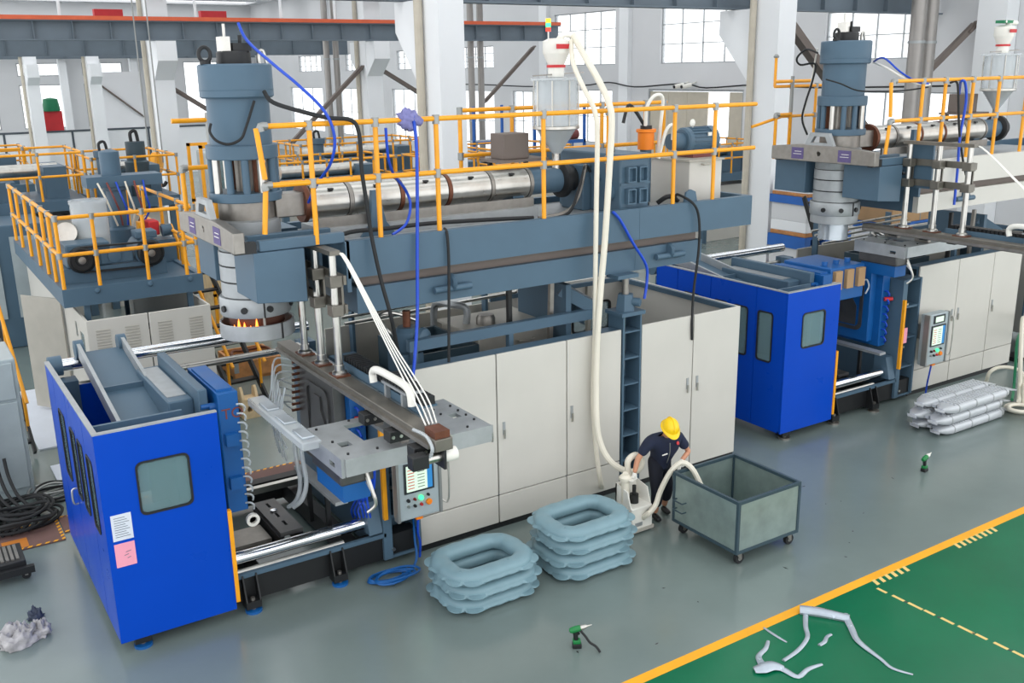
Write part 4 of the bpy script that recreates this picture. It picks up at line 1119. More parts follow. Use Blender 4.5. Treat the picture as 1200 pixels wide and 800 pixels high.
    MB().box(x - 0.09, x + 0.09, 8.68, 8.92, 2.98, 3.06).build('end_cap', 'copper', t)
    # clear plastic arm held by the plate
    OFF = keep + Vector((gx, gy, 0))
    if arm:
     a = MB().box(3.62, 3.86, 10.2, 12.2, 2.55, 2.66).build('clear_arm', 'clear_plastic', t, bev=0.02)
     for y in (10.3, 10.9, 11.5):
        MB().box(3.66, 3.82, y, y + 0.34, 2.66, 2.69).build('moulding', 'clear_scrap', a, bev=0.01)
    MB().box(3.88, 4.3, 9.75, 10.65, 2.2, 2.4).build('gripper_jaw', 'mould_dark', t, bev=0.03)
    MB().box(3.92, 4.26, 9.8, 10.6, 1.98, 2.2).build('gripper_block', 'mould_blue', t)
    for k in range(3):
        MB().tube([(4.2, 9.74, 2.2 + 0.06 * k), (4.22, 9.64, 2.1), (4.24, 9.62, 1.95), (4.16, 9.68, 1.85)], 0.022, 8).build('hose_hook', 'steel', t)
    OFF = keep
    # air lines from the top of the rods down to the free end
    for k in range(4):
        d = 0.028 * k
        MB().tube([(x + 0.05 + d * 0.5, 11.4, 4.6), (x + 0.08 + d * 0.5, 11.2, 4.5), (x + 0.08 + d, 10.2, 3.72), (x + 0.02 + d * 2, 9.4, 3.24), (x - 0.06 + d * 1.6, 8.95, 3.06)], 0.009, 6).build('air_line', 'white_plastic', t)
    return t
A = dict(guard='blue sheet metal guard with a white and a pink note taped on', notes=True, deck_m='teal', cav='mould_dark',
    bed='black machine bed with chrome tie bars beside the blue guard with notes', platen='grey tilted press arm inside the blue guard with notes',
    mouldL='tall blue mould block with hose stubs beside the blue guard with notes', mouldR='dark grey mould cavity plate under the gantry beam with the flaming ring',
    frame='grey upright press frame behind the control panel near the pale blue floats', panel='grey control panel with one bright screen hung beside the pale blue floats', small_screen=False,
    cab1='three-door beige guard cabinet behind the pale blue float stacks', cab2='two-door beige cabinet behind the worker and the steel bin',
    jack='grey ribbed jack column between the beige cabinets beside the worker', channel='grey steel channel running above the three-door beige cabinet',
    tank='beige hydraulic tank with filler cap behind the three-door cabinet', tray='dark open tray behind the three-door beige cabinet', pump='small grey pump on a pedestal behind the three-door cabinet',
    post='slim upright post behind the three-door beige cabinet', post_group='slim posts inside the first machine', pipes='bundle of steel pipes at the rear of the first machine cabinet', bracket='grey gusset plate next to the ribbed jack column by the worker',
    deck='long grey steel deck with yellow railing above the three-door beige cabinet and the worker', barrel='silver extruder barrel on the deck above the worker', gearbox='grey gearbox block with square pockets on the deck behind the white hoses',
    unit='beige hydraulic unit at the end of the deck above the worker', motor='grey finned electric motor on the beige hydraulic unit', canister='orange filter canister beside the finned motor on the long deck', hhose='white and black hoses looping above the orange filter canister',
    fan='black round fan beside the grey gearbox with square pockets', hopper='clear hopper with dark cone standing on the barrel above the worker', loader='white vacuum loader with red badge and signal lamp on the clear hopper', beacon=True,
    jbox='brown control box on a shelf beside the clear hopper with signal lamp', head='grey die head with burning flames in its lower ring', rail_front='yellow railing along the front of the long deck above the worker', rail_rear='yellow railing along the back of the long deck above the worker',
    robot='take-out gantry with wide gripper plate reaching out over the chrome tie bars')
guard(A); clamp(A); control_panel(A); cabinets(A); jack(A); hydraulics(A)
dkA = deck(A); barrel(A); gearbox(A); drive(A); hopper(A); die_head(A, True)
deck_railing(dkA, 4.0, 12.55, (4.62, 5.53, 6.43, 8.2, 9.4, 10.74, 11.62))
robot(A)

B = dict(A, notes=False, deck_m='beige', cav='mould_blue', small_screen=True, beacon=False,
    guard='plain blue sheet metal guard without notes behind the steel bin', bed='black machine bed next to the silver pontoon stack', platen='grey tilted press arm inside the plain blue guard behind the bin',
    mouldL='blue mould block beside the plain blue guard behind the bin', mouldR='dark mould cavity plate of the machine by the silver pontoons', frame='grey upright press frame with pink note near the silver pontoons',
    panel='grey control panel with two screens above the silver pontoons', cab1='beige guard cabinet behind the stacked silver pontoons', cab2='beige cabinet past the silver pontoon stack',
    jack='ribbed jack column past the silver pontoon stack', channel='grey steel channel above the cabinet behind the silver pontoons', tank='beige hydraulic tank in the machine behind the silver pontoons',
    tray='dark open tray in the machine behind the silver pontoons', pump='small grey pump in the machine behind the silver pontoons', post='slim upright post in the machine behind the silver pontoons', post_group='slim posts inside the second machine',
    pipes='bundle of steel pipes at the rear of the machine behind the pontoons', bracket='grey gusset plate in the machine behind the silver pontoons', deck='grey steel deck of the machine behind the silver pontoons',
    barrel='silver extruder barrel of the machine behind the silver pontoons', head='grey die head without flames above the plain blue guard', hopper='clear hopper beside the tall silver duct pipes', loader='white vacuum loader with green bracket on the hopper by the tall duct pipes',
    jbox='brown control box beside the hopper near the tall duct pipes', rail_front='yellow railing along the deck of the machine behind the silver pontoons', rail_rear='yellow railing at the back of the deck near the tall duct pipes',
    robot='take-out gantry of the machine behind the silver pontoons')
OFF = Vector((11.75, 0.27, 0))
guard(B); clamp(B); cabinets(B); hydraulics(B)
OFF = Vector((12.15, 0.27, 0))
control_panel(B)
OFF = Vector((11.93, -0.15, 0.3))
dkB = deck(B, 12.5); barrel(B); hopper(B); die_head(B, False)
deck_railing(dkB, 4.0, 10.0, (4.9, 5.6, 6.5, 7.4, 8.4, 9.3), rear=False, left=True)
OFF = Vector((11.8, -1.1, 0.75))
robot(B, 0.75, 3.0, False)
OFF = Vector((0, 0, 0))
# ---------------------------------------------------------------- pixel helpers: direction from the photo, distance from a known plane
def _ray(x, y):
    return fw + r2 * ((x - 600) / F_PX) - u2 * ((y - 400) / F_PX)
EYE = Vector((0, 0, CAM_H))
def pz(x, y, z=0.0):
    d = _ray(x, y)
    return EYE + d * ((z - CAM_H) / d.z)
def py(x, y, Y):
    d = _ray(x, y)
    return EYE + d * (Y / d.y)
def px(x, y, Xv):
    d = _ray(x, y)
    return EYE + d * (Xv / d.x)

# ---------------------------------------------------------------- float rings
def ring_mesh():
    hx, hy, rc = 0.53, 0.375, 0.255
    path = []
    N = 216
    per = []
    segs = []
    sx, sy = hx - rc, hy - rc
    L = [2 * sx, math.pi * rc / 2, 2 * sy, math.pi * rc / 2] * 2
    tot = sum(L[:4]) * 2 / 1
    tot = 4 * sx + 4 * sy + 2 * math.pi * rc
    def at(s):
        s = s % tot
        pieces = [('h', 1), ('c', 0), ('v', 1), ('c', 1), ('h', -1), ('c', 2), ('v', -1), ('c', 3)]
        for k, (kind, q) in enumerate(pieces):
            l = {'h': 2 * sx, 'v': 2 * sy, 'c': math.pi * rc / 2}[kind]
            if s <= l:
                u = s / l
                if kind == 'h':
                    return (Vector((q * (-sx + 2 * sx * u), -q * hy, 0)), Vector((0, -q, 0)), 0.0)
                if kind == 'v':
                    return (Vector((q * hx, q * (-sy + 2 * sy * u), 0)), Vector((q, 0, 0)), 0.0)
                a = math.radians(-90 + 90 * q + 90 * u)
                cc = [(sx, -sy), (sx, sy), (-sx, sy), (-sx, -sy)][q]
                n = Vector((math.cos(a), math.sin(a), 0))
                return (Vector((cc[0], cc[1], 0)) + n * rc, n, math.sin(math.pi * u))
            s -= l
        return at(0)
    mb = MB()
    vs, fs = [], []
    M = 20
    for i in range(N):
        s = tot * i / N
        p, n, cn = at(s)
        wav = 0.5 + 0.5 * math.cos(2 * math.pi * 14 * i / N)
        lobe = abs(math.sin(math.pi * 18 * i / N)) ** 0.6 * (0.12 + 0.88 * cn ** 0.5)
        fl = 0.012 + 0.085 * lobe
        ao, ai, b = 0.135 + 0.01 * wav - 0.012 * cn, 0.13, 0.09 + 0.005 * wav
        sec = []
        for k in range(M):
            a = math.pi - 2 * math.pi * (k + 0.5) / M
            c, sn = math.cos(a), math.sin(a)
            ww = ao if c > 0 else ai
            c2 = math.copysign(abs(c) ** 0.75, c)
            s2 = math.copysign(abs(sn) ** 0.75, sn)
            sec.append((ww * c2, b * s2))
        sec = sec[:M // 2] + [(ao, 0.004), (ao + fl, -0.012), (ao + fl, -0.024), (ao - 0.004, -0.014)] + sec[M // 2:]
        vs += [p + n * u + Vector((0, 0, v + 0.096)) for u, v in sec]
    K = M + 4
    for i in range(N):
        j = (i + 1) % N
        fs += [(i * K + k, i * K + (k + 1) % K, j * K + (k + 1) % K, j * K + k) for k in range(K)]
    return mb.add(vs, fs)
rm = ring_mesh()
OFF = Vector((5.98, 10.17, 0))
ring0 = solid('float_ring', 'pale blue float ring, lowest of the three-high stack by the control panel', 'float', rm, 'float_blue', 'pale blue float rings', angle=60)
for (u, v) in ((0.5, 0.3), (-0.5, -0.3), (0.2, -0.38)):
    MB().lathe([(0.02, 0.18), (0.02, 0.194), (0.012, 0.194), (0.01, 0.185)], (u * 0.98, v * 0.95, 0), 10).build('fill_plug', 'float_blue', ring0)
OFF = Vector((0, 0, 0))
for k, (dx, dy, lab) in enumerate(((0.03, -0.02, 'pale blue float ring, middle of the three-high stack by the control panel'), (-0.01, 0.0, 'pale blue float ring, topmost of the three-high stack by the control panel'))):
    copy_tree(ring0, (dx, dy, 0.192 * (k + 1)), lab)
for k, lab in enumerate(('lowest of the four-high stack next to the suction loader', 'second lowest of the four-high stack by the suction loader', 'second highest of the four-high stack by the suction loader', 'topmost of the four-high stack next to the suction loader')):
    copy_tree(ring0, (1.6 + (0.02, -0.02, 0.03, 0)[k], -0.09 + (0, 0.02, -0.01, 0.01)[k], 0.192 * k), 'pale blue float ring, ' + lab)

# ---------------------------------------------------------------- silver pontoons
def pontoon():
    t = thing('pontoon', 'silver twin-tube pontoon, lowest of the stack under the two-screen panel', 'pontoon', (17.05, 10.38, 0), 'stacked silver pontoons')
    for q, y in enumerate((10.16, 10.6)):
        vs, fs = [], []
        NX, M = 16, 18
        for i in range(NX + 1):
            u = i / NX
            x = 15.98 + 2.14 * u
            e = min(1.0, 0.35 + 4.2 * min(u, 1 - u) ** 0.8)
            for k in range(M):
                a = 2 * math.pi * k / M
                c, s_ = math.cos(a), math.sin(a)
                vs.append((x, y + 0.195 * e * math.copysign(abs(c) ** 0.5, c), 0.1 + 0.09 * e * math.copysign(abs(s_) ** 0.6, s_)))
        for i in range(NX):
            fs += [(i * M + k, i * M + (k + 1) % M, (i + 1) * M + (k + 1) % M, (i + 1) * M + k) for k in range(M)]
        fs += [tuple(range(M - 1, -1, -1)), tuple(range(NX * M, NX * M + M))]
        b = MB().add(vs, fs).build('tube', 'pontoon_silver', t, angle=60)
        for x in (16.3, 16.85, 17.4, 17.85):
            MB().slab(rrect(y - 0.198, y + 0.198, 0.01, 0.192, 0.07), [rrect(y - 0.19, y + 0.19, 0.018, 0.184, 0.06)], onX(x), -0.012, 0.012).build('band', 'steel_matte', b)
        g = MB()
        for i in range(22):
            for j in range(4):
                if abs(i - 8) < 1 and j in (1, 2): continue
                gx, gy = 16.22 + i * 0.078, y - 0.135 + j * 0.078
                g.box(gx, gx + 0.05, gy, gy + 0.045, 0.186, 0.2)
        o = g.build('tread_grid', 'pontoon_silver', b, smooth=False)
        o['kind'] = 'stuff'
        for x, s_ in ((15.98, -1), (18.12, 1)):
            MB().slab([(x, y - 0.1), (x + s_ * 0.12, y - 0.16), (x + s_ * 0.1, y + 0.04), (x, y + 0.12)], [], onZ(0.09), 0, 0.018).build('end_tab', 'pontoon_silver', b)
    MB().box(16.1, 18.0, 10.34, 10.42, 0.07, 0.12).build('web', 'pontoon_silver', t)
    return t
p0 = pontoon()
copy_tree(p0, (-0.08, 0.02, 0.2), 'silver twin-tube pontoon, middle of the stack under the two-screen panel')
copy_tree(p0, (0.08, 0.0, 0.4), 'silver twin-tube pontoon, topmost of the stack under the two-screen panel')

# ---------------------------------------------------------------- steel bin on castors
def bin_cart():
    t = thing('bin_cart', 'large galvanised steel bin on castors beside the worker', 'bin', (9.85, 9.32, 0))
    x0, x1, y0, y1, z0, z1 = 9.22, 10.48, 8.66, 10.0, 0.2, 1.0
    MB().box(x0 + 0.03, x1 - 0.03, y0 + 0.012, y0 + 0.02, z0 + 0.03, z1 - 0.03).build('panel', 'galvanised', t)
    MB().box(x0 + 0.03, x1 - 0.03, y1 - 0.02, y1 - 0.012, z0 + 0.03, z1 - 0.03).build('panel', 'galvanised', t)
    MB().box(x0 + 0.012, x0 + 0.02, y0 + 0.03, y1 - 0.03, z0 + 0.03, z1 - 0.03).build('panel', 'galvanised', t)
    MB().box(x1 - 0.02, x1 - 0.012, y0 + 0.03, y1 - 0.03, z0 + 0.03, z1 - 0.03).build('panel', 'galvanised', t)
    MB().box(x0 + 0.02, x1 - 0.02, y0 + 0.02, y1 - 0.02, z0 + 0.02, z0 + 0.028).build('floor_panel', 'galvanised', t)
    w_ = 0.045
    for x in (x0, x1 - w_):
        for y in (y0, y1 - w_):
            MB().box(x, x + w_, y, y + w_, z0, z1).build('corner_post', 'dark_teal', t)
    for z in (z0, z1 - w_):
        for y in (y0, y1 - w_):
            MB().box(x0 + w_, x1 - w_, y, y + w_, z, z + w_).build('frame_bar', 'dark_teal', t)
        for x in (x0, x1 - w_):
            MB().box(x, x + w_, y0 + w_, y1 - w_, z, z + w_).build('frame_bar', 'dark_teal', t)
    for x in (x0 + 0.12, x1 - 0.12):
        for y in (y0 + 0.1, y1 - 0.1):
            c = MB().box(x - 0.05, x + 0.05, y - 0.04, y + 0.04, 0.185, 0.2).build('castor', 'steel_dull', t)
            for s_ in (-1, 1):
                MB().slab([(x - 0.05, 0.185), (x + 0.05, 0.185), (x + 0.06, 0.06), (x + 0.02, 0.06)], [], onY(y + s_ * 0.035), -0.004, 0.004).build('fork', 'steel_dull', c)
            MB().cyl((x + 0.03, y - 0.028, 0.08), (x + 0.03, y + 0.028, 0.08), 0.08, 18).build('wheel', 'rubber', c)
            MB().cyl((x + 0.03, y - 0.031, 0.08), (x + 0.03, y + 0.031, 0.08), 0.035, 12).build('hub', 'steel', c)
    for z in (0.45, 0.6):
        MB().tube([(x0 - 0.002, 9.9, z), (x0 - 0.08, 9.9, z), (x0 - 0.08, 9.7, z), (x0 - 0.002, 9.7, z)], 0.012, 6, 0).build('push_handle', 'dark_teal', t)
bin_cart()
f = MB()
random.seed(3)
g = 6
for i in range(g + 1):
    for j in range(g + 1):
        f.v.append(Vector((9.62 + 0.34 * i / g, 8.72 + 0.3 * j / g, 0.27 + 0.09 * random.random())))
f.f = [(i * (g + 1) + j, i * (g + 1) + j + 1, (i + 1) * (g + 1) + j + 1, (i + 1) * (g + 1) + j) for i in range(g) for j in range(g)]
o = solid('plastic_offcut', 'crumpled pale plastic offcut lying inside the steel bin', 'offcut', f, 'film')
md = o.modifiers.new('thick', 'SOLIDIFY'); md.thickness = 0.01

# ---------------------------------------------------------------- suction loader unit
def suction():
    t = thing('suction_loader', 'small cream suction loader unit on feet beside the worker', 'machine', (8.85, 10.45, 0))
    x0, x1, y0, y1 = 8.66, 9.06, 10.26, 10.66
    MB().box(x0, x1, y0, y1, 0.06, 0.42).build('base_box', 'white_plastic', t, bev=0.015)
    MB().box(x0 - 0.02, x1 + 0.02, y0 - 0.02, y1 + 0.02, 0.03, 0.08).build('base_plate', 'beige_dark', t)
    MB().box(x0, x1, y1 - 0.03, y1, 0.42, 0.72).build('back_panel', 'white_plastic', t)
    for x in (x0, x1 - 0.02):
        MB().slab([(y0 + 0.04, 0.42), (y1, 0.42), (y1, 0.72), (y0 + 0.12, 0.66)], [], onX(x), 0, 0.02).build('cheek', 'white_plastic', t)
    MB().cyl((8.86, 10.46, 0.42), (8.86, 10.46, 0.56), 0.07, 14).build('motor', 'black', t)
    MB().cyl((8.86, 10.46, 0.56), (8.86, 10.46, 0.7), 0.03, 10).build('motor_shaft', 'black', t)
    MB().lathe([(0.05, 0), (0.05, 0.02), (0.03, 0.03)], (8.98, y0, 0.3), 14, (0, -1, 0)).build('gauge', 'black', t)
    MB().cyl((8.98, y0 - 0.032, 0.3), (8.98, y0 - 0.03, 0.3), 0.03, 12).build('gauge_face', 'white_plastic', t)
    MB().box(8.72, 8.86, y0 - 0.006, y0, 0.12, 0.18).build('nameplate', 'steel_matte', t)
    MB().cyl((8.72, 10.5, 0.45), (8.72, 10.5, 0.8), 0.065, 16).build('filter_pot', 'hose_white', t)
    MB().lathe([(0.09, 0), (0.1, 0.02), (0.1, 0.06), (0.06, 0.1)], (8.72, 10.5, 0.8), 16).build('pot_lid', 'hose_white', t)
    for x in (x0 + 0.04, x1 - 0.04):
        for y in (y0 + 0.04, y1 - 0.04):
            MB().cyl((x, y, 0), (x, y, 0.03), 0.025, 10).build('foot', 'rubber', t)
suction()

# ---------------------------------------------------------------- drills
def drill(c, ang, lab, hook):
    global OFF
    t = thing('cordless_drill', lab, 'drill', (c.x, c.y, 0), 'cordless drills on the floor')
    R_ = Matrix.Rotation(ang, 4, 'Z')
    P = lambda x, y, z: c + (R_ @ Vector((x, y, z)))
    MB().bar(P(-0.055, 0, 0.03), P(0.055, 0, 0.03), 0.09, 0.06).build('battery', 'black', t, bev=0.01)
    MB().bar(P(-0.05, 0, 0.085), P(0.045, 0, 0.085), 0.08, 0.05).build('battery_shoe', 'drill_green', t, bev=0.01)
    MB().tube([P(-0.01, 0, 0.1), P(-0.015, 0, 0.16), P(-0.025, 0, 0.22)], [0.028, 0.026, 0.03], 10, 3).build('grip', 'black', t)
    MB().lathe([(0.0, -0.09), (0.03, -0.08), (0.04, -0.04), (0.04, 0.04), (0.03, 0.06)], P(-0.01, 0, 0.25), 14, R_ @ Vector((1, 0, 0.25))).build('motor_body', 'drill_green', t)
    MB().lathe([(0.034, 0.06), (0.034, 0.08), (0.028, 0.12), (0.015, 0.14), (0.006, 0.2)], P(-0.01, 0, 0.25), 14, R_ @ Vector((1, 0, 0.25))).build('chuck', 'steel' if hook else 'white_plastic', t)
    MB().bar(P(0.01, 0, 0.2), P(0.03, 0, 0.18), 0.02, 0.03).build('trigger', 'black', t)
    if hook:
        MB().tube([P(0.04, -0.02, 0.24), P(0.1, -0.05, 0.17), P(0.15, -0.07, 0.1), P(0.22, -0.1, 0.06), P(0.26, -0.16, 0.02)], [0.016] * 20, 8).build('side_handle', 'rubber', t)
drill(pz(676, 758), -0.5, 'green cordless drill with dark side handle on the floor before the float rings', True)
drill(pz(1083, 552), 0.1, 'green cordless drill standing on the floor near the silver pontoons', False)

# ---------------------------------------------------------------- plastic flash scraps on the green floor
def scrap(pix, rad, lab, m='film'):
    pts = []
    for (x, y), r in zip(pix, rad):
        p = pz(x, y)
        pts.append(p + Vector((0, 0, r * 0.55 + 0.003)))
    rr = []
    for a, b in zip(rad, rad[1:]):
        rr += [a + (b - a) * k / 4 for k in range(4)]
    rr.append(rad[-1])
    mb = MB().tube(pts, rr, 8)
    for v in mb.v:
        v.z = 0.006 + (v.z - 0.006) * 0.6 if v.z > 0.006 else 0.006
    return mb
t = thing('flash_scrap', 'large bent grey plastic flash strip on the green floor', 'scrap', pz(965, 722))
scrap([(937, 717), (960, 720), (995, 727)], [0.085, 0.09, 0.07], '').build('tube', 'film', t, angle=60)
scrap([(944, 720), (944, 735), (946, 748), (935, 763), (918, 775)], [0.035, 0.03, 0.028, 0.03, 0.026], '').build('strip', 'film', t, angle=60)
scrap([(990, 722), (998, 738), (1006, 753), (1032, 773), (1046, 784), (1070, 791)], [0.05, 0.045, 0.04, 0.025, 0.022, 0.014], '').build('strip', 'film', t, angle=60)
t = thing('flash_scrap', 'crumpled grey plastic flash with two arms on the green floor', 'scrap', pz(898, 787))
scrap([(884, 787), (894, 786), (905, 783), (918, 785)], [0.05, 0.085, 0.08, 0.045], '').build('lump', 'film', t, angle=60)
scrap([(893, 780), (889, 770), (897, 761), (900, 752)], [0.05, 0.035, 0.03, 0.022], '').build('arm', 'film', t, angle=60)
scrap([(905, 780), (920, 787), (935, 794), (947, 785), (963, 779)], [0.05, 0.04, 0.032, 0.03, 0.02], '').build('arm', 'film', t, angle=60)
solid('flash_scrap', 'thin straight plastic sliver lying next to the yellow floor line', 'scrap', scrap([(895, 736), (908, 745), (922, 753)], [0.014, 0.02, 0.012], ''), 'film')
solid('flash_scrap', 'short curled plastic strip between two larger scraps on green floor', 'scrap', scrap([(960, 757), (966, 753), (969, 747), (974, 744)], [0.025, 0.028, 0.024, 0.02], ''), 'film')

# dark specks of dirt on the grey floor
random.seed(11)
for k in range(26):
    x, y = random.uniform(470, 1150), random.uniform(560, 790)
    p = pz(x, y)
    if p.y < 7.6 or p.y > 11 or (8.4 < p.x < 10.8 and p.y > 8.3) or (5.0 < p.x < 8.5 and p.y > 9.4): continue
    a = random.random() * 6.28
    l, w_ = random.uniform(0.012, 0.05), random.uniform(0.008, 0.016)
    u = Vector((math.cos(a), math.sin(a), 0)); v = Vector((-u.y, u.x, 0))
    solid('dirt_speck', 'small dark fleck of dirt on the grey floor', 'debris', MB().add([p + u * l, p + v * w_, p - u * l, p - v * w_, p + Vector((0, 0, 0.006))], [(0, 1, 4), (1, 2, 4), (2, 3, 4), (3, 0, 4), (3, 2, 1, 0)]), 'black', 'dark flecks on the grey floor')

# ---------------------------------------------------------------- rags
def rag(c, sx, sy, sz, seed, m, lab):
    from mathutils import noise as nz
    vs, fs = [], []
    A, Bn = 28, 14
    for j in range(Bn + 1):
        ph = math.pi / 2 * j / Bn
        for i in range(A):
            th = 2 * math.pi * i / A
            d = Vector((math.cos(th) * math.cos(ph), math.sin(th) * math.cos(ph), math.sin(ph)))
            r = 1 + 0.45 * nz.noise(d * 2.2 + Vector((seed, 0, 0))) + 0.3 * abs(nz.noise(d * 5 + Vector((0, seed, 0)))) - 0.1
            vs.append((c.x + d.x * sx * r, c.y + d.y * sy * r, c.z + max(0.004, d.z * sz * (r + 0.5 * nz.noise(d * 7)))))
    for j in range(Bn):
        fs += [(j * A + i, j * A + (i + 1) % A, (j + 1) * A + (i + 1) % A, (j + 1) * A + i) for i in range(A)]
    return solid('rag', lab, 'rag', MB().add(vs, fs), m, angle=80)
rag(pz(22, 752), 0.26, 0.22, 0.2, 2.1, 'rag', 'crumpled grey rag on the floor left of the blue guard')
rag(pz(48, 742), 0.13, 0.15, 0.16, 5.3, 'rag', 'smaller pale grey rag bunched against the bigger floor rag')
rag(pz(42, 724), 0.1, 0.09, 0.14, 8.7, 'rag_dark', 'dark navy cloth on top of the grey floor rags')

# ---------------------------------------------------------------- worker
def skin_obj(name, m, parent, verts, edges, root=0, sub=2):
    me = bpy.data.meshes.new(name)
    base = ORG[parent.name]
    me.from_pydata([Vector(v[0]) - base for v in verts], edges, [])
    o = bpy.data.objects.new(name, me)
    COL.objects.link(o)
    o.parent = parent
    ORG[o.name] = base
    sk = o.modifiers.new('skin', 'SKIN')
    sk.use_smooth_shade = True
    for i, v in enumerate(verts):
        r = v[1]
        me.skin_vertices[0].data[i].radius = r if isinstance(r, tuple) else (r, r)
        me.skin_vertices[0].data[i].use_root = (i == root)
    sb = o.modifiers.new('sub', 'SUBSURF')
    sb.levels = sb.render_levels = sub
    me.materials.append(MATS[m])
    return o
def worker():
    t = thing('person', 'person in yellow hard hat and navy overalls bending over the suction loader', 'person', (9.45, 10.5, 0))
    pel, sp, ch, nk, hd = (9.4, 10.52, 0.92), (9.37, 10.44, 1.13), (9.31, 10.33, 1.35), (9.27, 10.22, 1.5), (9.24, 10.13, 1.62)
    sl, sr = (9.06, 10.36, 1.4), (9.55, 10.25, 1.38)
    el, er = (8.88, 10.42, 1.13), (9.71, 10.2, 1.14)
    wl, wr = (8.81, 10.4, 0.93), (9.47, 10.1, 1.08)
    hl, hr = (9.3, 10.5, 0.88), (9.51, 10.54, 0.88)
    kl, kr = (9.3, 10.43, 0.48), (9.57, 10.5, 0.48)
    al, ar = (9.33, 10.5, 0.09), (9.62, 10.62, 0.09)
    V = [(pel, (0.12, 0.08)), (sp, (0.11, 0.07)), (ch, (0.1, 0.07)), (nk, 0.058), (hd, (0.085, 0.095)), ((9.22, 10.07, 1.7), (0.075, 0.08)),
         (sl, 0.04), (el, 0.047), (wl, 0.035), (sr, 0.04), (er, 0.047), (wr, 0.035),
         (hl, 0.07), (kl, 0.06), (al, 0.045), (hr, 0.07), (kr, 0.06), (ar, 0.045)]
    E = [(0, 1), (1, 2), (2, 3), (3, 4), (4, 5), (2, 6), (6, 7), (7, 8), (2, 9), (9, 10), (10, 11), (0, 12), (12, 13), (13, 14), (0, 15), (15, 16), (16, 17)]
    skin_obj('body', 'skin', t, V, E)
    mid = lambda a, b, k: tuple(a[i] + (b[i] - a[i]) * k for i in range(3))
    V = [(mid(pel, hl, 0.9), (0.19, 0.15)), (pel, (0.19, 0.15)), (sp, (0.19, 0.15)), (ch, (0.2, 0.15)), (mid(ch, nk, 0.85), 0.085), (sl, 0.105), (mid(sl, el, 0.4), 0.085), (mid(sl, el, 0.8), 0.075), (sr, 0.105), (mid(sr, er, 0.4), 0.085), (mid(sr, er, 0.75), 0.08)]
    sh = skin_obj('shirt', 'navy', t, V, [(0, 1), (1, 2), (2, 3), (3, 4), (3, 5), (5, 6), (6, 7), (3, 8), (8, 9), (9, 10)])
    V = [(mid(pel, sp, 0.75), (0.175, 0.135)), (pel, (0.2, 0.155)), (hl, 0.125), (kl, 0.1), (mid(kl, al, 0.68), 0.09), (hr, 0.125), (kr, 0.1), (mid(kr, ar, 0.68), 0.09)]
    skin_obj('trousers', 'navy_dark', t, V, [(0, 1), (1, 2), (2, 3), (3, 4), (1, 5), (5, 6), (6, 7)])
    # shoes
    for a in (al, ar):
        skin_obj('shoe', 'black', t, [((a[0], a[1] + 0.04, 0.05), 0.05), ((a[0] - 0.02, a[1] - 0.06, 0.048), 0.05), ((a[0] - 0.04, a[1] - 0.16, 0.036), (0.05, 0.034))], [(0, 1), (1, 2)], sub=2)
    # gloves with five fingers
    def glove(w_, f, s_, curl):
        """wrist, forward direction, side direction, bend direction"""
        w_, f, s_, c = Vector(w_), Vector(f).normalized(), Vector(s_).normalized(), Vector(curl).normalized()
        v = [(tuple(w_ - f * 0.02), 0.036), (tuple(w_ + f * 0.03), (0.036, 0.028)), (tuple(w_ + f * 0.075), (0.042, 0.024))]
        e = [(0, 1), (1, 2)]
        for k, ln in enumerate((0.075, 0.085, 0.08, 0.062)):
            o = s_ * (0.03 - 0.02 * k)
            b = w_ + f * 0.085 + o
            i = len(v)
            v += [(tuple(b), 0.012), (tuple(b + f * ln * 0.45 + c * ln * 0.2), 0.011), (tuple(b + f * ln * 0.6 + c * ln * 0.62), 0.01), (tuple(b + f * ln * 0.4 + c * ln * 0.9), 0.008)]
            e += [(2, i), (i, i + 1), (i + 1, i + 2), (i + 2, i + 3)]
        i = len(v)
        b = w_ + f * 0.035 + s_ * 0.04
        v += [(tuple(b), 0.014), (tuple(b + s_ * 0.02 + f * 0.03 + c * 0.015), 0.012), (tuple(b + s_ * 0.015 + f * 0.055 + c * 0.04), 0.01)]
        e += [(1, i), (i, i + 1), (i + 1, i + 2)]
        return skin_obj('glove', 'glove', t, v, e, sub=1)
    glove(wl, (-0.35, 0.1, -0.9), (0.7, -0.6, -0.3), (-0.6, -0.3, 0.2))
    glove(wr, (-0.75, -0.35, -0.3), (0.35, -0.8, 0.1), (-0.1, -0.2, -0.95))
    # helmet: dome, ridge, brim and peak
    upv = Vector((-0.12, -0.5, 0.86)).normalized()
    frt = Vector((-0.25, -0.82, 0)); frt = (frt - upv * frt.dot(upv)).normalized()
    sd = upv.cross(frt)
    c = Vector((9.23, 10.1, 1.665))
    vs, fs = [], []
    A, Bn = 28, 9
    for j in range(Bn + 1):
        ph = math.pi / 2 * j / Bn
        for i in range(A):
            th = 2 * math.pi * i / A
            vs.append(c + (frt * math.cos(th) * 0.15 + sd * math.sin(th) * 0.128) * math.cos(ph) + upv * 0.15 * math.sin(ph))
    for j in range(Bn):
        fs += [(j * A + i, j * A + (i + 1) % A, (j + 1) * A + (i + 1) % A, (j + 1) * A + i) for i in range(A)]
    h = MB().add(vs, fs).build('hard_hat', 'helmet', t, angle=60)
    vs, fs = [], []
    for rr, dz in ((1.0, 0.005), (1.0, -0.012), (1.0, -0.012), (1.0, 0.005)):
        pass
    for ring_, (k1, dz) in enumerate(((0.98, 0.01), (1.14, -0.006), (1.14, -0.014), (0.97, -0.004))):
        for i in range(A):
            th = 2 * math.pi * i / A
            ext = 0.045 * max(0, math.cos(th)) ** 1.5 if ring_ in (1, 2) else 0
            vs.append(c + frt * math.cos(th) * (0.15 * k1 + ext) + sd * math.sin(th) * 0.128 * k1 + upv * (dz - ext * 0.25))
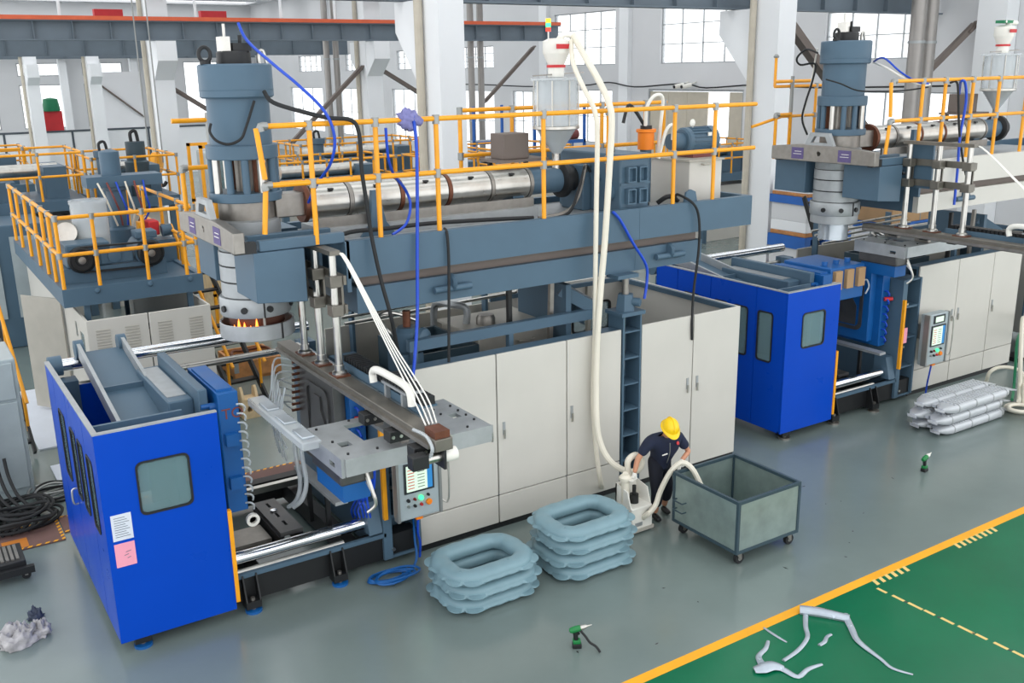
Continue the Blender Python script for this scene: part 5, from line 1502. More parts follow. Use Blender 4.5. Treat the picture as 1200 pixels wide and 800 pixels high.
    for j in range(4):
        q = (j + 1) % 4
        fs += [(j * A + i, j * A + (i + 1) % A, q * A + (i + 1) % A, q * A + i) for i in range(A)]
    MB().add(vs, fs).build('brim', 'helmet', h, angle=60)
    MB().tube([c + frt * 0.152 * math.cos(a) + upv * 0.153 * math.sin(a) for a in [math.pi * k / 12 for k in range(1, 12)]], 0.012, 8).build('ridge', 'helmet', h)
    # face and small details
    fc = c - upv * 0.075 + frt * 0.07
    MB().lathe([(0.0, 0), (0.016, 0.01), (0.01, 0.035), (0, 0.045)], fc + frt * 0.0 - upv * 0.02, 8, frt).build('nose', 'skin', t)
    for s_ in (-1, 1):
        MB().lathe([(0, 0), (0.009, 0.004), (0, 0.01)], fc + sd * s_ * 0.03 + frt * 0.012, 8, frt).build('eye', 'black', t)
        MB().lathe([(0.01, 0), (0.025, 0.005), (0.012, 0.018)], c - upv * 0.06 + sd * s_ * 0.082, 10, sd * s_).build('ear', 'skin', t)
    MB().bar(fc - upv * 0.06 - sd * 0.02, fc - upv * 0.06 + sd * 0.02, 0.012, 0.006).build('mouth', 'dark_red', t)
    MB().bar((9.14, 10.16, 1.22), (9.24, 10.16, 1.225), 0.012, 0.014).build('chest_print', 'white_plastic', sh)
    MB().lathe([(0.0, 0), (0.028, 0.002), (0.028, 0.008), (0, 0.01)], (9.42, 10.14, 1.36), 14, (0.1, -1, 0.3)).build('red_badge', 'red', sh)
    MB().tube([(9.26, 10.13, 1.4), (9.28, 10.15, 1.25), (9.32, 10.22, 1.12), (9.36, 10.3, 1.0)], 0.008, 6).build('strap', 'fitting', sh)
worker()

# ---------------------------------------------------------------- hoses and cables round the first machine
def line(name, lab, cat, pts, r, m, group=None, n=8):
    return solid(name, lab, cat, MB().tube(pts, r, n, 5), m, group)
line('suction_hose', 'thick white hose from the loader over the railing down to the worker', 'hose',
     [Vector((9.5, 12.9, 7.3)), py(683, 62, 12.5), py(702, 95, 12.0), py(714, 122, 11.7), py(717, 145, 11.62), py(714, 200, 11.6), py(709, 280, 11.55), py(703, 350, 11.5), py(699, 420, 11.45), py(699, 490, 11.3), py(704, 520, 11.2), py(716, 541, 11.0), py(735, 552, 10.8), py(748, 550, 10.6), py(752, 540, 10.55), py(745, 533, 10.55), py(736, 540, 10.55), py(736, 556, 10.55), Vector((8.72, 10.5, 0.9))], 0.05, 'hose_white', n=10)
line('suction_hose', 'thinner cream hose hanging from the loader down to the floor', 'hose',
     [Vector((9.42, 12.85, 7.22)), py(672, 75, 12.5), py(685, 105, 12.0), py(697, 130, 11.72), py(700, 160, 11.66), py(699, 230, 11.66), py(698, 300, 11.6), py(697, 400, 11.54), py(695, 470, 11.54), py(699, 530, 11.5), py(704, 565, 11.42), pz(706, 572, 0.04)], 0.038, 'hose_white')
line('suction_hose', 'tan hose from the bin rim down to the suction loader', 'hose',
     [Vector((9.6, 9.8, 0.75)), Vector((9.52, 9.92, 1.0)), Vector((9.4, 10.02, 1.09)), Vector((9.26, 10.1, 0.95)), py(774, 575, 10.2), py(768, 592, 10.2), py(758, 603, 10.18), pz(745, 610, 0.06), pz(735, 606, 0.08)], 0.042, 'hose_white')
line('air_hose', 'blue air hose from the die head top over to the railing', 'hose', [Vector((4.23, 13.08, 7.44)), py(290, 48, 12.9), py(320, 75, 12.4), py(350, 100, 12.0), py(380, 130, 11.8), py(392, 160, 11.78), py(388, 190, 11.9), py(372, 215, 12.3), py(360, 240, 12.8)], 0.02, 'hose_blue')
line('cable_bundle', 'grey taped cable bundle from die head cap to the railing', 'cable', [Vector((4.33, 12.58, 6.58)), py(320, 120, 12.4), py(355, 131, 12.0), py(385, 138, 11.8), py(412, 141, 11.74), py(421, 158, 11.72), py(424, 200, 11.7), py(430, 240, 11.7), py(436, 280, 11.7), py(447, 330, 11.6), py(458, 370, 11.5), py(466, 410, 11.7)], 0.028, 'rubber')
line('air_hose', 'bright blue hose hanging from the railing down past the deck', 'hose', [py(484, 135, 11.77), py(488, 170, 11.74), py(489, 230, 11.74), py(489, 300, 11.72), py(489, 370, 11.62), py(486, 420, 11.45), py(484, 440, 11.3)], 0.024, 'hose_blue')
line('air_hose', 'blue hose looping between railing and extruder barrel', 'hose', [py(452, 150, 11.8), py(455, 185, 11.9), py(462, 205, 12.1), py(475, 222, 12.3), py(481, 240, 12.3), py(476, 262, 12.1), py(460, 275, 11.95)], 0.02, 'hose_blue')
line('power_cable', 'black cable hanging down the deck beam to the cabinet top', 'cable', [py(521, 268, 11.95), py(524, 275, 11.76), py(526, 310, 11.74), py(526, 380, 11.66), py(526, 424, 11.6)], 0.022, 'rubber')
line('power_cable', 'black cable from the motor hanging down over the two-door cabinet', 'cable', [Vector((11.2, 12.3, 4.7)), py(795, 228, 12.0), py(812, 238, 11.75), py(819, 255, 11.72), py(819, 290, 11.7), py(813, 340, 11.65), py(811, 375, 11.58), py(811, 398, 11.58)], 0.022, 'rubber')
line('air_hose', 'blue hose drooping from the deck edge to the jack column', 'hose', [py(718, 248, 11.78), py(727, 258, 11.75), py(742, 285, 11.75), py(757, 310, 11.75), py(758, 330, 11.75), py(755, 350, 11.72)], 0.024, 'hose_blue')
line('power_cable', 'long black cables lying along the deck under the barrel', 'cable', [py(375, 285, 12.0), py(410, 272, 12.1), py(450, 268, 12.1), py(500, 262, 12.1), py(560, 258, 12.1), py(600, 256, 12.05), py(625, 255, 12.0)], 0.03, 'rubber')
line('power_cable', 'thin black cable draped on the first die head cylinder', 'cable', [py(298, 118, 12.6), py(288, 150, 12.58), py(282, 163, 12.57), py(268, 169, 12.58), py(254, 165, 12.62), py(246, 155, 12.7), py(247, 145, 12.75)], 0.018, 'rubber')
bh = thing('hose_coil', 'loose blue hoses coiled on the floor beside the black bed', 'hose', pz(455, 682))
for k in range(6):
    c = pz(452 + 3 * k, 676 - 2 * (k % 3), 0.03 + 0.012 * k)
    MB().tube([c + Vector(((0.26 + 0.03 * (k % 3)) * math.cos(a), (0.13 + 0.02 * (k % 2)) * math.sin(a), 0.01 * math.sin(2 * a + k))) for a in [2 * math.pi * i / 10 for i in range(10)]], 0.016, 8, 3, closed=True).build('loop', 'mould_blue', bh)
MB().tube([pz(484, 600, 0.62), pz(486, 630, 0.35), pz(488, 655, 0.12), pz(478, 672, 0.04), pz(460, 684, 0.03)], 0.018, 8, 5).build('lead', 'mould_blue', bh)
# purple cloth tied to the railing
rg = MB()
ct = py(480, 141, 11.83)
from mathutils import noise as nz
vs, fs = [], []
for j in range(13):
    for i in range(18):
        th, ph = 2 * math.pi * i / 18, math.pi * j / 12
        d = Vector((math.cos(th) * math.sin(ph), math.sin(th) * math.sin(ph), math.cos(ph)))
        r = 0.12 * (1 + 0.6 * nz.noise(d * 2.6) + 0.3 * nz.noise(d * 6))
        vs.append(ct + Vector((d.x * r * 1.25, d.y * r * 0.8, d.z * r * 1.1)))
for j in range(12):
    fs += [(j * 18 + i, j * 18 + (i + 1) % 18, (j + 1) * 18 + (i + 1) % 18, (j + 1) * 18 + i) for i in range(18)]
solid('cloth', 'purple cloth bunched round the yellow railing of the long deck', 'cloth', MB().add(vs, fs), 'purple_cloth', angle=80)
# red lettering on the blue mould
def text_part(body, size, mtx, m, parent, name='lettering'):
    cu = bpy.data.curves.new(name, 'FONT')
    cu.body = body
    cu.size = size
    cu.extrude = 0.002
    tmp = bpy.data.objects.new(name, cu)
    COL.objects.link(tmp)
    bpy.context.view_layer.update()
    me = bpy.data.meshes.new_from_object(tmp.evaluated_get(bpy.context.evaluated_depsgraph_get()))
    bpy.data.objects.remove(tmp)
    me.transform(Matrix.Translation(-ORG[parent.name]) @ mtx)
    me.materials.append(MATS[m])
    o = bpy.data.objects.new(name, me)
    COL.objects.link(o)
    o.parent = parent
    return o

hb = thing('hose_bundle', 'bundle of clear hoses with brass fittings hanging before the dark mould plate', 'hose', (4.4, 12.9, 2.0))
for k in range(9):
    a = px(346, 424 + 7 * k, 4.66)
    e = px(318 + 2 * k, 455 + 6 * (k % 4), 4.2)
    m_ = (a + e) / 2 + Vector((-0.08, 0.1, 0.22 - 0.03 * k))
    q = px(328 + 4 * (k % 3), 500 + 5 * k, 4.3)
    MB().tube([a, a + Vector((-0.08, 0, 0.05)), m_, e, (e + q) / 2 + Vector((-0.1, 0, 0)), q], 0.014, 6, 4).build('hose', 'clear_hose', hb)
    MB().cyl(a + Vector((0.07, 0, 0)), a + Vector((-0.05, 0, 0)), 0.022, 8).build('brass_fitting', 'copper', hb)
hb = thing('hose_bundle', 'tangle of blue air hoses hanging under the gripper plate', 'hose', (4.8, 11.6, 1.0))
for k in range(6):
    MB().tube([px(424 + 3 * k, 546, 4.85), px(428 + 2 * k, 562 + 2 * k, 4.85), px(420 + 5 * (k % 3), 580, 4.83), px(412 + 4 * k, 596, 4.85), px(414 + 4 * k, 606, 4.9)], 0.016, 6, 5).build('hose', 'hose_blue', hb)
hb = thing('hose_bundle', 'two clear corrugated hoses curving down behind the drop tray', 'hose', (4.3, 13.2, 0.8))
for k in range(2):
    MB().tube([px(344 + 7 * k, 505, 4.45), px(347 + 7 * k, 535, 4.45), px(352 + 7 * k, 565, 4.4), px(348 + 6 * k, 585, 4.3), px(338 + 6 * k, 594, 4.2)], 0.035, 8, 5).build('hose', 'clear_hose', hb)
line('power_cable', 'black and white cable loop beside the second die head', 'cable', [py(958, 62, 13.0), py(945, 58, 13.4), py(934, 68, 13.6), py(938, 76, 13.6), py(955, 75, 13.5), py(952, 95, 13.5), py(944, 120, 13.6), py(940, 140, 13.7), py(946, 158, 13.6)], 0.02, 'rubber')
line('air_hose', 'white hose hanging beside the second die head', 'hose', [py(958, 57, 13.4), py(955, 72, 13.6), py(951, 95, 13.7), py(945, 120, 13.8), py(941, 140, 13.8), py(946, 156, 13.8)], 0.016, 'white_plastic')
line('air_hose', 'blue hose running from second die head to its railing', 'hose', [py(1024, 72, 12.6), py(1036, 68, 12.2), py(1055, 84, 11.9), py(1075, 96, 11.75), py(1088, 98, 11.7)], 0.018, 'hose_blue')
line('air_hose', 'white hose bundle from second die head to its railing', 'hose', [py(1024, 73, 12.6), py(1040, 80, 12.2), py(1060, 92, 11.9), py(1080, 99, 11.75), py(1090, 99, 11.7)], 0.022, 'white_plastic')
line('power_cable', 'black cable sagging across the second die head cylinder', 'cable', [py(968, 93, 12.5), py(985, 98, 12.45), py(1005, 106, 12.4), py(1030, 107, 12.1), py(1060, 106, 11.9), py(1088, 102, 11.75)], 0.014, 'rubber')
line('air_hose', 'blue hoses hanging over the railing near the tall pipes', 'hose', [py(1124, 110, 12.2), py(1126, 96, 11.68), py(1131, 97, 11.62), py(1132, 120, 11.62), py(1125, 160, 11.6), py(1122, 200, 11.55), py(1118, 240, 11.5)], 0.026, 'hose_blue')
line('power_cable', 'black cable hanging over the railing near the tall pipes', 'cable', [py(1114, 97, 12.0), py(1121, 96, 11.66), py(1123, 110, 11.6), py(1124, 150, 11.6), py(1128, 185, 11.58), py(1132, 205, 11.5)], 0.022, 'rubber')
mh = [o for o in bpy.data.objects if o.name == 'mould_half.002'][0]
MB().box(15.2, 16.2, 12.2, 13.4, 2.3, 2.98).build('top_block', 'mould_blue', mh, bev=0.02)
for k in range(3):
    MB().box(15.25 + 0.34 * k, 15.45 + 0.34 * k, 12.12, 12.2, 2.55, 2.92).build('plate', 'card_brown', mh)
    MB().cyl((15.35 + 0.34 * k, 12.5, 2.98), (15.35 + 0.34 * k, 12.5, 3.06), 0.06, 10).build('boss', 'mould_blue', mh)
for k in range(5):
    c_ = Vector((16.22, 12.3 + 0.18 * k, 2.5))
    MB().tube([c_, c_ + Vector((0.12, -0.05, 0.12)), c_ + Vector((0.16, -0.1, -0.02)), c_ + Vector((0.04, -0.12, -0.15))], 0.016, 6).build('hose_loop', 'clear_hose', mh)
solid('paper_note', 'pink paper note taped near the yellow strip by the two-screen panel', 'note', MB().box(16.92, 17.12, 11.74, 11.75, 1.28, 1.6), 'pink')
ml = [o for o in bpy.data.objects if o.name == 'mould_half'][0]
text_part('TO', 0.2, Matrix.Translation((3.17, 11.846, 2.55)) @ Matrix.Rotation(math.radians(90), 4, 'X'), 'dark_red', ml)
# ---------------------------------------------------------------- smaller machine behind the blue guard
def back_machine():
    t = thing('machine_enclosure', 'low beige machine enclosure with louvred front behind the blue guard with notes', 'cabinet', (3.8, 18.5, 0))
    for a, b in ((2.7, 3.78), (3.8, 4.95)):
        d = MB().box(a, b, 18.5, 18.54, 0.08, 2.54).build('front_panel', 'beige', t, bev=0.01)
        for c in ((a + 0.15, a + 0.4), (b - 0.42, b - 0.17)):
            for k in range(9):
                MB().box(c[0], c[1], 18.485, 18.5, 2.32 - 0.055 * k, 2.34 - 0.055 * k).build('louvre', 'beige_dark', d)
    hol = [rrect(18.9, 19.3, 1.5, 2.2, 0.05), rrect(19.6, 19.8, 2.0, 2.3, 0.04)]
    s = MB().slab(rect(18.54, 26.5, 0.08, 2.54), hol, onX(2.7), 0, 0.04).build('side_panel', 'beige', t, smooth=False)
    for a, b, c, d in ((18.9, 19.3, 1.5, 2.2), (19.6, 19.8, 2.0, 2.3)):
        MB().slab(rrect(a, b, c, d, 0.04), [], onX(2.715), 0, 0.006).build('pane', 'guard_glass', s, smooth=False)
    MB().box(4.91, 4.95, 18.54, 26.5, 0.08, 2.54).build('side_panel', 'beige', t)
    MB().box(2.74, 4.91, 18.54, 26.5, 0.6, 0.7).build('inner_floor', 'teal', t)
    for k in range(4):
        MB().tube([(2.95 + 0.5 * k, 18.8, 1.9), (3.1 + 0.45 * k, 19.1, 2.3), (3.3 + 0.4 * k, 19.5, 2.2), (3.2 + 0.4 * k, 20.0, 1.8)], 0.04, 6).build('inner_hose', 'rubber', t)
    for x in (3.2, 4.0, 4.6):
        MB().cyl((x, 19.2, 0.7), (x, 19.2, 2.3), 0.06, 8).build('inner_post', 'teal', t)
    # open cabinet door
    d = MB().slab([(0, 0.1), (1.1, 0.1), (1.1, 2.5), (0, 2.5)], [], lambda u, v, w_: (2.66 - u * 0.55 - w_ * 0.83, 21.0 + u * 0.83 - w_ * 0.55, v), 0, 0.03).build('open_door', 'beige_dark', t)
    MB().box(2.2, 2.24, 21.7, 21.74, 1.2, 1.4).build('latch', 'black', d)
    # deck
    k = thing('machine_deck', 'grey machine deck with yellow railing behind the blue guard with notes', 'platform', (3.7, 19, 2.54))
    x0, x1, y0, y1, z0, z1 = 2.45, 5.0, 19.0, 26.0, 2.72, 3.06
    MB().box(x0, x1, y0, y0 + 0.1, z0, z1).build('front_beam', 'teal', k)
    MB().box(x0, x0 + 0.1, y0 + 0.1, y1, z0, z1).build('side_beam', 'teal', k)
    MB().box(x1 - 0.1, x1, y0 + 0.1, y1, z0, z1).build('side_beam', 'teal', k)
    MB().box(x0 + 0.1, x1 - 0.1, y0 + 0.1, y1, z1 - 0.1, z1 - 0.04).build('deck_plate', 'teal', k)
    for x in (2.8, 4.7):
        for y in (19.1, 25.5):
            MB().box(x, x + 0.1, y, y + 0.1, 0.7, z0).build('leg', 'teal', k)
    for x in (3.05, 4.0, 4.75):
        MB().lathe([(0.05, 0), (0.05, 0.03), (0.03, 0.05)], (x, y0, 2.98), 10, (0, -1, 0)).build('bolt', 'teal', k)
    r = k
    railing(r, [(2.5, 25.8), (2.5, 19.05), (4.95, 19.05), (4.95, 25.8)], z1, (0.62, 1.3), [(2.5, y) for y in (19.05, 19.9, 20.8, 21.9, 23.2, 24.6, 25.8)] + [(x, 19.05) for x in (3.12, 4.0, 4.72, 4.95)] + [(4.95, y) for y in (20.2, 21.6, 23.2, 25.0)], 0.036)
    # belt drive
    b = thing('belt_drive', 'grey belt drive with two pulleys on the railed deck behind the guard', 'machine', (3.6, 19.5, z1))
    MB().box(2.62, 4.5, 19.7, 20.3, z1 - 0.04, 3.3).build('base_frame', 'teal', b)
    MB().box(2.7, 3.5, 19.75, 20.4, 3.3, 3.75).build('gear_case', 'teal', b, bev=0.03)
    MB().box(3.3, 3.9, 19.72, 19.8, 3.32, 3.6).build('front_plate', 'teal', b, bev=0.02)
    MB().lathe([(0.06, 0), (0.12, 0.01), (0.12, 0.04), (0.06, 0.05)], (3.55, 19.72, 3.46), 16, (0, -1, 0)).build('bearing', 'teal', b)
    for (x, rr) in ((2.95, 0.25), (4.22, 0.25)):
        p = MB().lathe([(rr, 0), (rr, 0.1), (rr * 0.85, 0.12), (rr * 0.8, 0.08), (rr * 0.45, 0.08), (rr * 0.4, 0.12), (rr * 0.15, 0.12)], (x, 19.72, 3.46), 28, (0, -1, 0)).build('pulley', 'black', b)
        MB().lathe([(0.07, 0.1), (0.07, 0.14), (0.03, 0.15)], (x, 19.72, 3.46), 12, (0, -1, 0)).build('hub', 'steel_dull', p)
    MB().bar((2.95, 19.66, 3.7), (4.22, 19.66, 3.68), 0.09, 0.03).build('belt', 'rubber', b)
    MB().bar((2.95, 19.66, 3.22), (4.22, 19.66, 3.2), 0.09, 0.03).build('belt', 'rubber', b)
    MB().cyl((4.22, 19.75, 3.46), (4.22, 20.5, 3.46), 0.28, 20).build('drive_motor', 'teal', b)
    MB().box(4.02, 4.42, 19.85, 20.3, 3.72, 3.86).build('terminal_box', 'teal', b, bev=0.02)
    MB().cyl((2.85, 20.4, 3.9), (3.1, 21.6, 3.7), 0.2, 18).build('feed_barrel', 'steel', b)
    h = thing('drum_hopper', 'clear drum hopper on the railed deck behind the blue guard', 'hopper', (3.35, 20.6, z1))
    MB().lathe([(0.34, 3.55), (0.345, 3.56), (0.345, 4.42), (0.335, 4.42), (0.335, 3.57), (0, 3.57)], (3.36, 20.7, 0), 28).build('drum', 'clear_plastic', h)
    MB().lathe([(0.36, 4.4), (0.36, 4.46), (0, 4.48)], (3.36, 20.7, 0), 28).build('lid', 'clear_plastic', h)
    MB().lathe([(0.3, 3.58), (0.3, 3.8), (0, 3.9)], (3.36, 20.7, 0), 24).build('granulate', 'white_plastic', h)
    MB().cyl((3.36, 20.7, z1), (3.36, 20.7, 3.56), 0.14, 16).build('stand', 'teal', h)
    # die head behind it
    h = thing('die_head', 'slim grey die head behind the clear drum hopper', 'extrusion head', (4.1, 21.6, z1))
    MB().lathe([(0.3, 3.1), (0.3, 3.7), (0.2, 3.74), (0.2, 4.5), (0.26, 4.52), (0.26, 4.6)], (4.1, 21.7, 0), 24).build('column', 'teal', h)
    MB().box(3.5, 5.0, 21.4, 22.0, 4.6, 4.82).build('cross_head', 'teal', h)
    MB().lathe([(0.2, 4.82), (0.2, 5.3), (0.1, 5.34)], (4.05, 21.7, 0), 20).build('cylinder', 'teal', h)
    for k in range(6):
        MB().tube([(3.7 + 0.18 * k, 21.38, 4.7), (3.8 + 0.16 * k, 21.25, 4.4), (3.9 + 0.15 * k, 21.3, 4.1), (4.0 + 0.1 * k, 21.4, 3.8)], 0.02, 6).build('hose', ('hose_white', 'dark_red', 'hose_blue')[k % 3], h)
    MB().box(4.5, 4.72, 20.9, 21.3, 3.6, 3.9).build('red_pump', 'red', h, bev=0.03)
    MB().box(4.3, 4.42, 20.9, 21.1, 3.5, 3.9).build('yellow_valve', 'yellow', h)
    MB().box(4.25, 5.0, 20.85, 21.4, 3.02, 3.5).build('pump_stand', 'teal', h)
    MB().cyl((4.75, 20.9, 3.68), (4.95, 20.9, 3.7), 0.12, 14).build('small_motor', 'teal', h)
back_machine()

# stair with black treads beside it
def stair(name_lab, base, top, width, n, rail_sides, lab_rail=None):
    """base and top: centre points of the lowest and highest tread; runs along Y"""
    t = thing('steel_stair', name_lab, 'stair', base)
    b, q = Vector(base), Vector(top)
    d = q - b
    side = Vector((d.y, -d.x, 0)).normalized() * (width / 2)
    for s_ in (-1, 1):
        MB().bar(b + side * s_ - d.normalized() * 0.1 + Vector((0, 0, 0.08)), q + side * s_, 0.05, 0.16).build('stringer', 'black', t)
    dd = Vector((d.x, d.y, 0)).normalized() * 0.12
    for k in range(n):
        c = b + d * ((k + 0.5) / n)
        MB().bar(c - side * 0.95, c + side * 0.95, 0.22, 0.04).build('tread', 'black', t)
    for s_ in rail_sides:
        a, e = b + side * s_ + Vector((0, 0, 0.95)), q + side * s_ + Vector((0, 0, 0.95))
        MB().cyl(a, e, 0.035, 10).build('handrail', 'yellow', t)
        MB().cyl((a + e) / 2 + (a - e) * 0.02, a + (e - a) * 0.5 - Vector((0, 0, 0.9)), 0.03, 8).build('baluster', 'yellow', t)
        MB().cyl(a + (e - a) * 0.1, a + (e - a) * 0.1 - Vector((0, 0, 0.88)), 0.03, 8).build('baluster', 'yellow', t)
        MB().cyl(a + (e - a) * 0.9, a + (e - a) * 0.9 - Vector((0, 0, 0.88)), 0.03, 8).build('baluster', 'yellow', t)
stair('black stair with yellow handrails beside the louvred enclosure', (5.75, 19.0, 0.1), (5.45, 21.6, 2.75), 0.7, 8, (-1, 1))
stair('black stair with yellow handrail next to the grey electrical cabinet', (1.2, 19.0, 0.1), (1.0, 21.2, 2.9), 0.8, 8, (1,))

# grey electrical cabinet at the left
t = thing('electrical_cabinet', 'light grey electrical cabinet with vents beside the stair on the left', 'cabinet', (0.6, 17.8, 0))
MB().box(-0.6, 1.36, 17.1, 18.4, 0.05, 2.42).build('body', 'panel_grey', t, bev=0.02)
MB().box(-0.5, 1.3, 17.06, 17.1, 1.75, 2.36).build('upper_door', 'panel_grey', t, bev=0.01)
MB().box(-0.5, 1.3, 17.06, 17.1, 0.2, 1.7).build('lower_door', 'panel_grey', t, bev=0.01)
for c in (17.3, 17.75):
    for k in range(16):
        MB().box(1.36, 1.37, c, c + 0.3, 0.6 + 0.09 * k, 0.63 + 0.09 * k).build('louvre', 'fitting', t)
MB().box(-0.6, 1.36, 17.1, 18.4, 0.0, 0.05).build('plinth', 'black', t)
MB().box(-0.2, 0.7, 16.75, 17.06, 0.85, 1.75).build('side_box', 'panel_grey', t, bev=0.02)
# pale sheet on the floor between
solid('floor_sheet', 'large pale metal sheet lying on the floor behind the blue guard', 'sheet', MB().box(1.75, 4.4, 17.0, 18.3, 0.0, 0.03), 'paper')
solid('floor_sheet', 'pale metal sheet lying below the open cabinet door', 'sheet', MB().box(1.7, 2.62, 19.3, 23.4, 0.0, 0.03), 'paper')

# brown mats with hazard tape, cable heaps and black trolley at the left edge
def matpad(a, b, c, d, lab, orange):
    t = thing('rubber_mat', lab, 'mat', ((a + b) / 2, (c + d) / 2, 0))
    MB().box(a, b, c, d, 0, 0.02).build('pad', 'mat_brown', t)
    if orange:
        MB().box(a + 0.05, a + 0.4, c + 0.06, c + 0.4, 0.02, 0.023).build('patch', 'mat_orange', t)
    n = int((b - a) / 0.12)
    for k in range(n):
        x = a + k * 0.12
        MB().slab([(x, c), (x + 0.06, c), (x + 0.09, c + 0.05), (x + 0.03, c + 0.05)], [], onZ(0.02), 0, 0.002).build('hazard_stripe', 'line_yellow', t)
        MB().slab([(x, d - 0.05), (x + 0.06, d - 0.05), (x + 0.09, d), (x + 0.03, d)], [], onZ(0.02), 0, 0.002).build('hazard_stripe', 'line_yellow', t)
    for k in range(int((d - c) / 0.12)):
        y = c + k * 0.12
        MB().slab([(b - 0.05, y), (b, y + 0.03), (b, y + 0.09), (b - 0.05, y + 0.06)], [], onZ(0.02), 0, 0.002).build('hazard_stripe', 'line_yellow', t)
matpad(0.6, 1.5, 15.05, 15.9, 'brown mat with yellow hazard edging at the cable heap', True)
matpad(1.52, 5.6, 15.3, 15.95, 'long brown mat running behind the blue guard', False)
hp = thing('cable_heap', 'heap of black cables in front of the grey electrical cabinet', 'cable', (1.0, 16.0, 0))
random.seed(5)
for k in range(9):
    c = Vector((0.95 + 0.12 * random.random(), 15.75 + 0.4 * random.random(), 0.05 + 0.035 * k))
    r = 0.32 + 0.15 * random.random()
    MB().tube([c + Vector((r * math.cos(a) * 1.2, r * 0.8 * math.sin(a), 0.04 * math.sin(2 * a + k))) for a in [2 * math.pi * i / 10 for i in range(10)]], 0.026, 7, 3, closed=True).build('loop', 'rubber', hp)
for k in range(6):
    x = 0.35 + 0.12 * k
    MB().tube([(x, 16.72, 0.9), (x + 0.02, 16.6, 0.6), (x + 0.1, 16.3, 0.35), (x + 0.3, 15.9, 0.15), (x + 0.1, 15.6, 0.06)], 0.028, 7).build('drop', 'rubber', hp)
hp = thing('cable_heap', 'coil of pale grey cables on the floor beside the blue guard', 'cable', (1.6, 16.8, 0))
for k in range(6):
    c = Vector((1.55 + 0.08 * random.random(), 16.75 + 0.2 * random.random(), 0.03 + 0.03 * k))
    r = 0.2 + 0.12 * random.random()
    MB().tube([c + Vector((r * math.cos(a) * 1.2, r * math.sin(a), 0.02 * math.sin(2 * a + k))) for a in [2 * math.pi * i / 10 for i in range(10)]], 0.02, 7, 3, closed=True).build('loop', 'fitting' if k % 2 else 'rubber', hp)
tr = thing('tool_trolley', 'black wheeled tool trolley with slotted top on the floor', 'trolley', (0.6, 14.3, 0))
MB().box(0.3, 0.86, 14.1, 14.75, 0.2, 0.28).build('tray', 'black', tr, bev=0.01)
for k in range(7):
    MB().box(0.36 + 0.065 * k, 0.4 + 0.065 * k, 14.18, 14.68, 0.28, 0.3).build('slat', 'steel_dull', tr)
MB().bar((0.25, 14.05, 0.16), (0.95, 14.05, 0.16), 0.08, 0.1).build('bumper', 'black', tr)
for x, y in ((0.38, 14.2), (0.84, 14.12), (0.38, 14.65), (0.8, 14.65)):
    MB().cyl((x, y - 0.03, 0.06), (x, y + 0.03, 0.06), 0.06, 14).build('wheel', 'rubber', tr)
    MB().box(x - 0.02, x + 0.02, y - 0.045, y + 0.045, 0.06, 0.2).build('fork', 'steel_dull', tr)
MB().lathe([(0.1, -0.02), (0.13, 0), (0.1, 0.02)], (0.62, 15.2, 0.75), 20, (0.3, -1, 0.2)).build('hoop', 'orange', tr) if False else None
solid('tow_ring', 'orange plug ring hanging in the black cable heap', 'ring', MB().tube([(0.55 + 0.09 * math.cos(a), 16.05, 0.55 + 0.11 * math.sin(a)) for a in [2 * math.pi * i / 10 for i in range(10)]], 0.028, 8, 3, closed=True), 'orange')

# crate with copper coils and pale wood block
t = thing('wooden_crate', 'open wooden crate seen below the flaming die ring', 'crate', (6.7, 21.9, 0))
for (a, b, c, d) in ((6.1, 7.2, 21.3, 21.36), (6.1, 7.2, 22.5, 22.56), (6.1, 6.16, 21.36, 22.5), (7.14, 7.2, 21.36, 22.5)):
    MB().box(a, b, c, d, 0.12, 0.45).build('side_board', 'wood', t)
MB().box(6.1, 7.2, 21.3, 22.56, 0.08, 0.12).build('floor_board', 'wood', t)
for y in (21.35, 21.9, 22.4):
    MB().box(6.1, 7.2, y, y + 0.12, 0, 0.08).build('skid', 'wood', t)
MB().box(6.09, 6.2, 21.29, 21.3, 0.2, 0.45).build('corner_plate', 'steel_matte', t)
for k in range(4):
    r = 0.2 + 0.05 * k
    solid('hose_coil', 'brown hose coil lying in the open wooden crate', 'hose', MB().tube([(6.7 + r * math.cos(a) * 1.3, 21.9 + r * math.sin(a), 0.2 + 0.09 * k + 0.03 * math.sin(3 * a)) for a in [2 * math.pi * i / 10 for i in range(10)]], 0.035, 7, 3, closed=True), 'copper', 'brown hose coils in the crate')
t = thing('wood_block', 'pale wooden block with two upright cheeks on the floor behind the mould', 'block', (5.6, 18.85, 0))
MB().slab(rect(5.45, 5.8, 0.0, 0.42), [[(5.6 + 0.06 * math.cos(a), 0.2 + 0.07 * math.sin(a)) for a in [2 * math.pi * i / 12 for i in range(12)]]], onY(18.7), 0, 0.3).build('block', 'wood_pale', t)
for x in (5.45, 5.74):
    MB().slab([(18.7, 0.42), (19.0, 0.42), (18.95, 0.62), (18.85, 0.66), (18.78, 0.6)], [], onX(x), 0, 0.05).build('cheek', 'wood_pale', t)

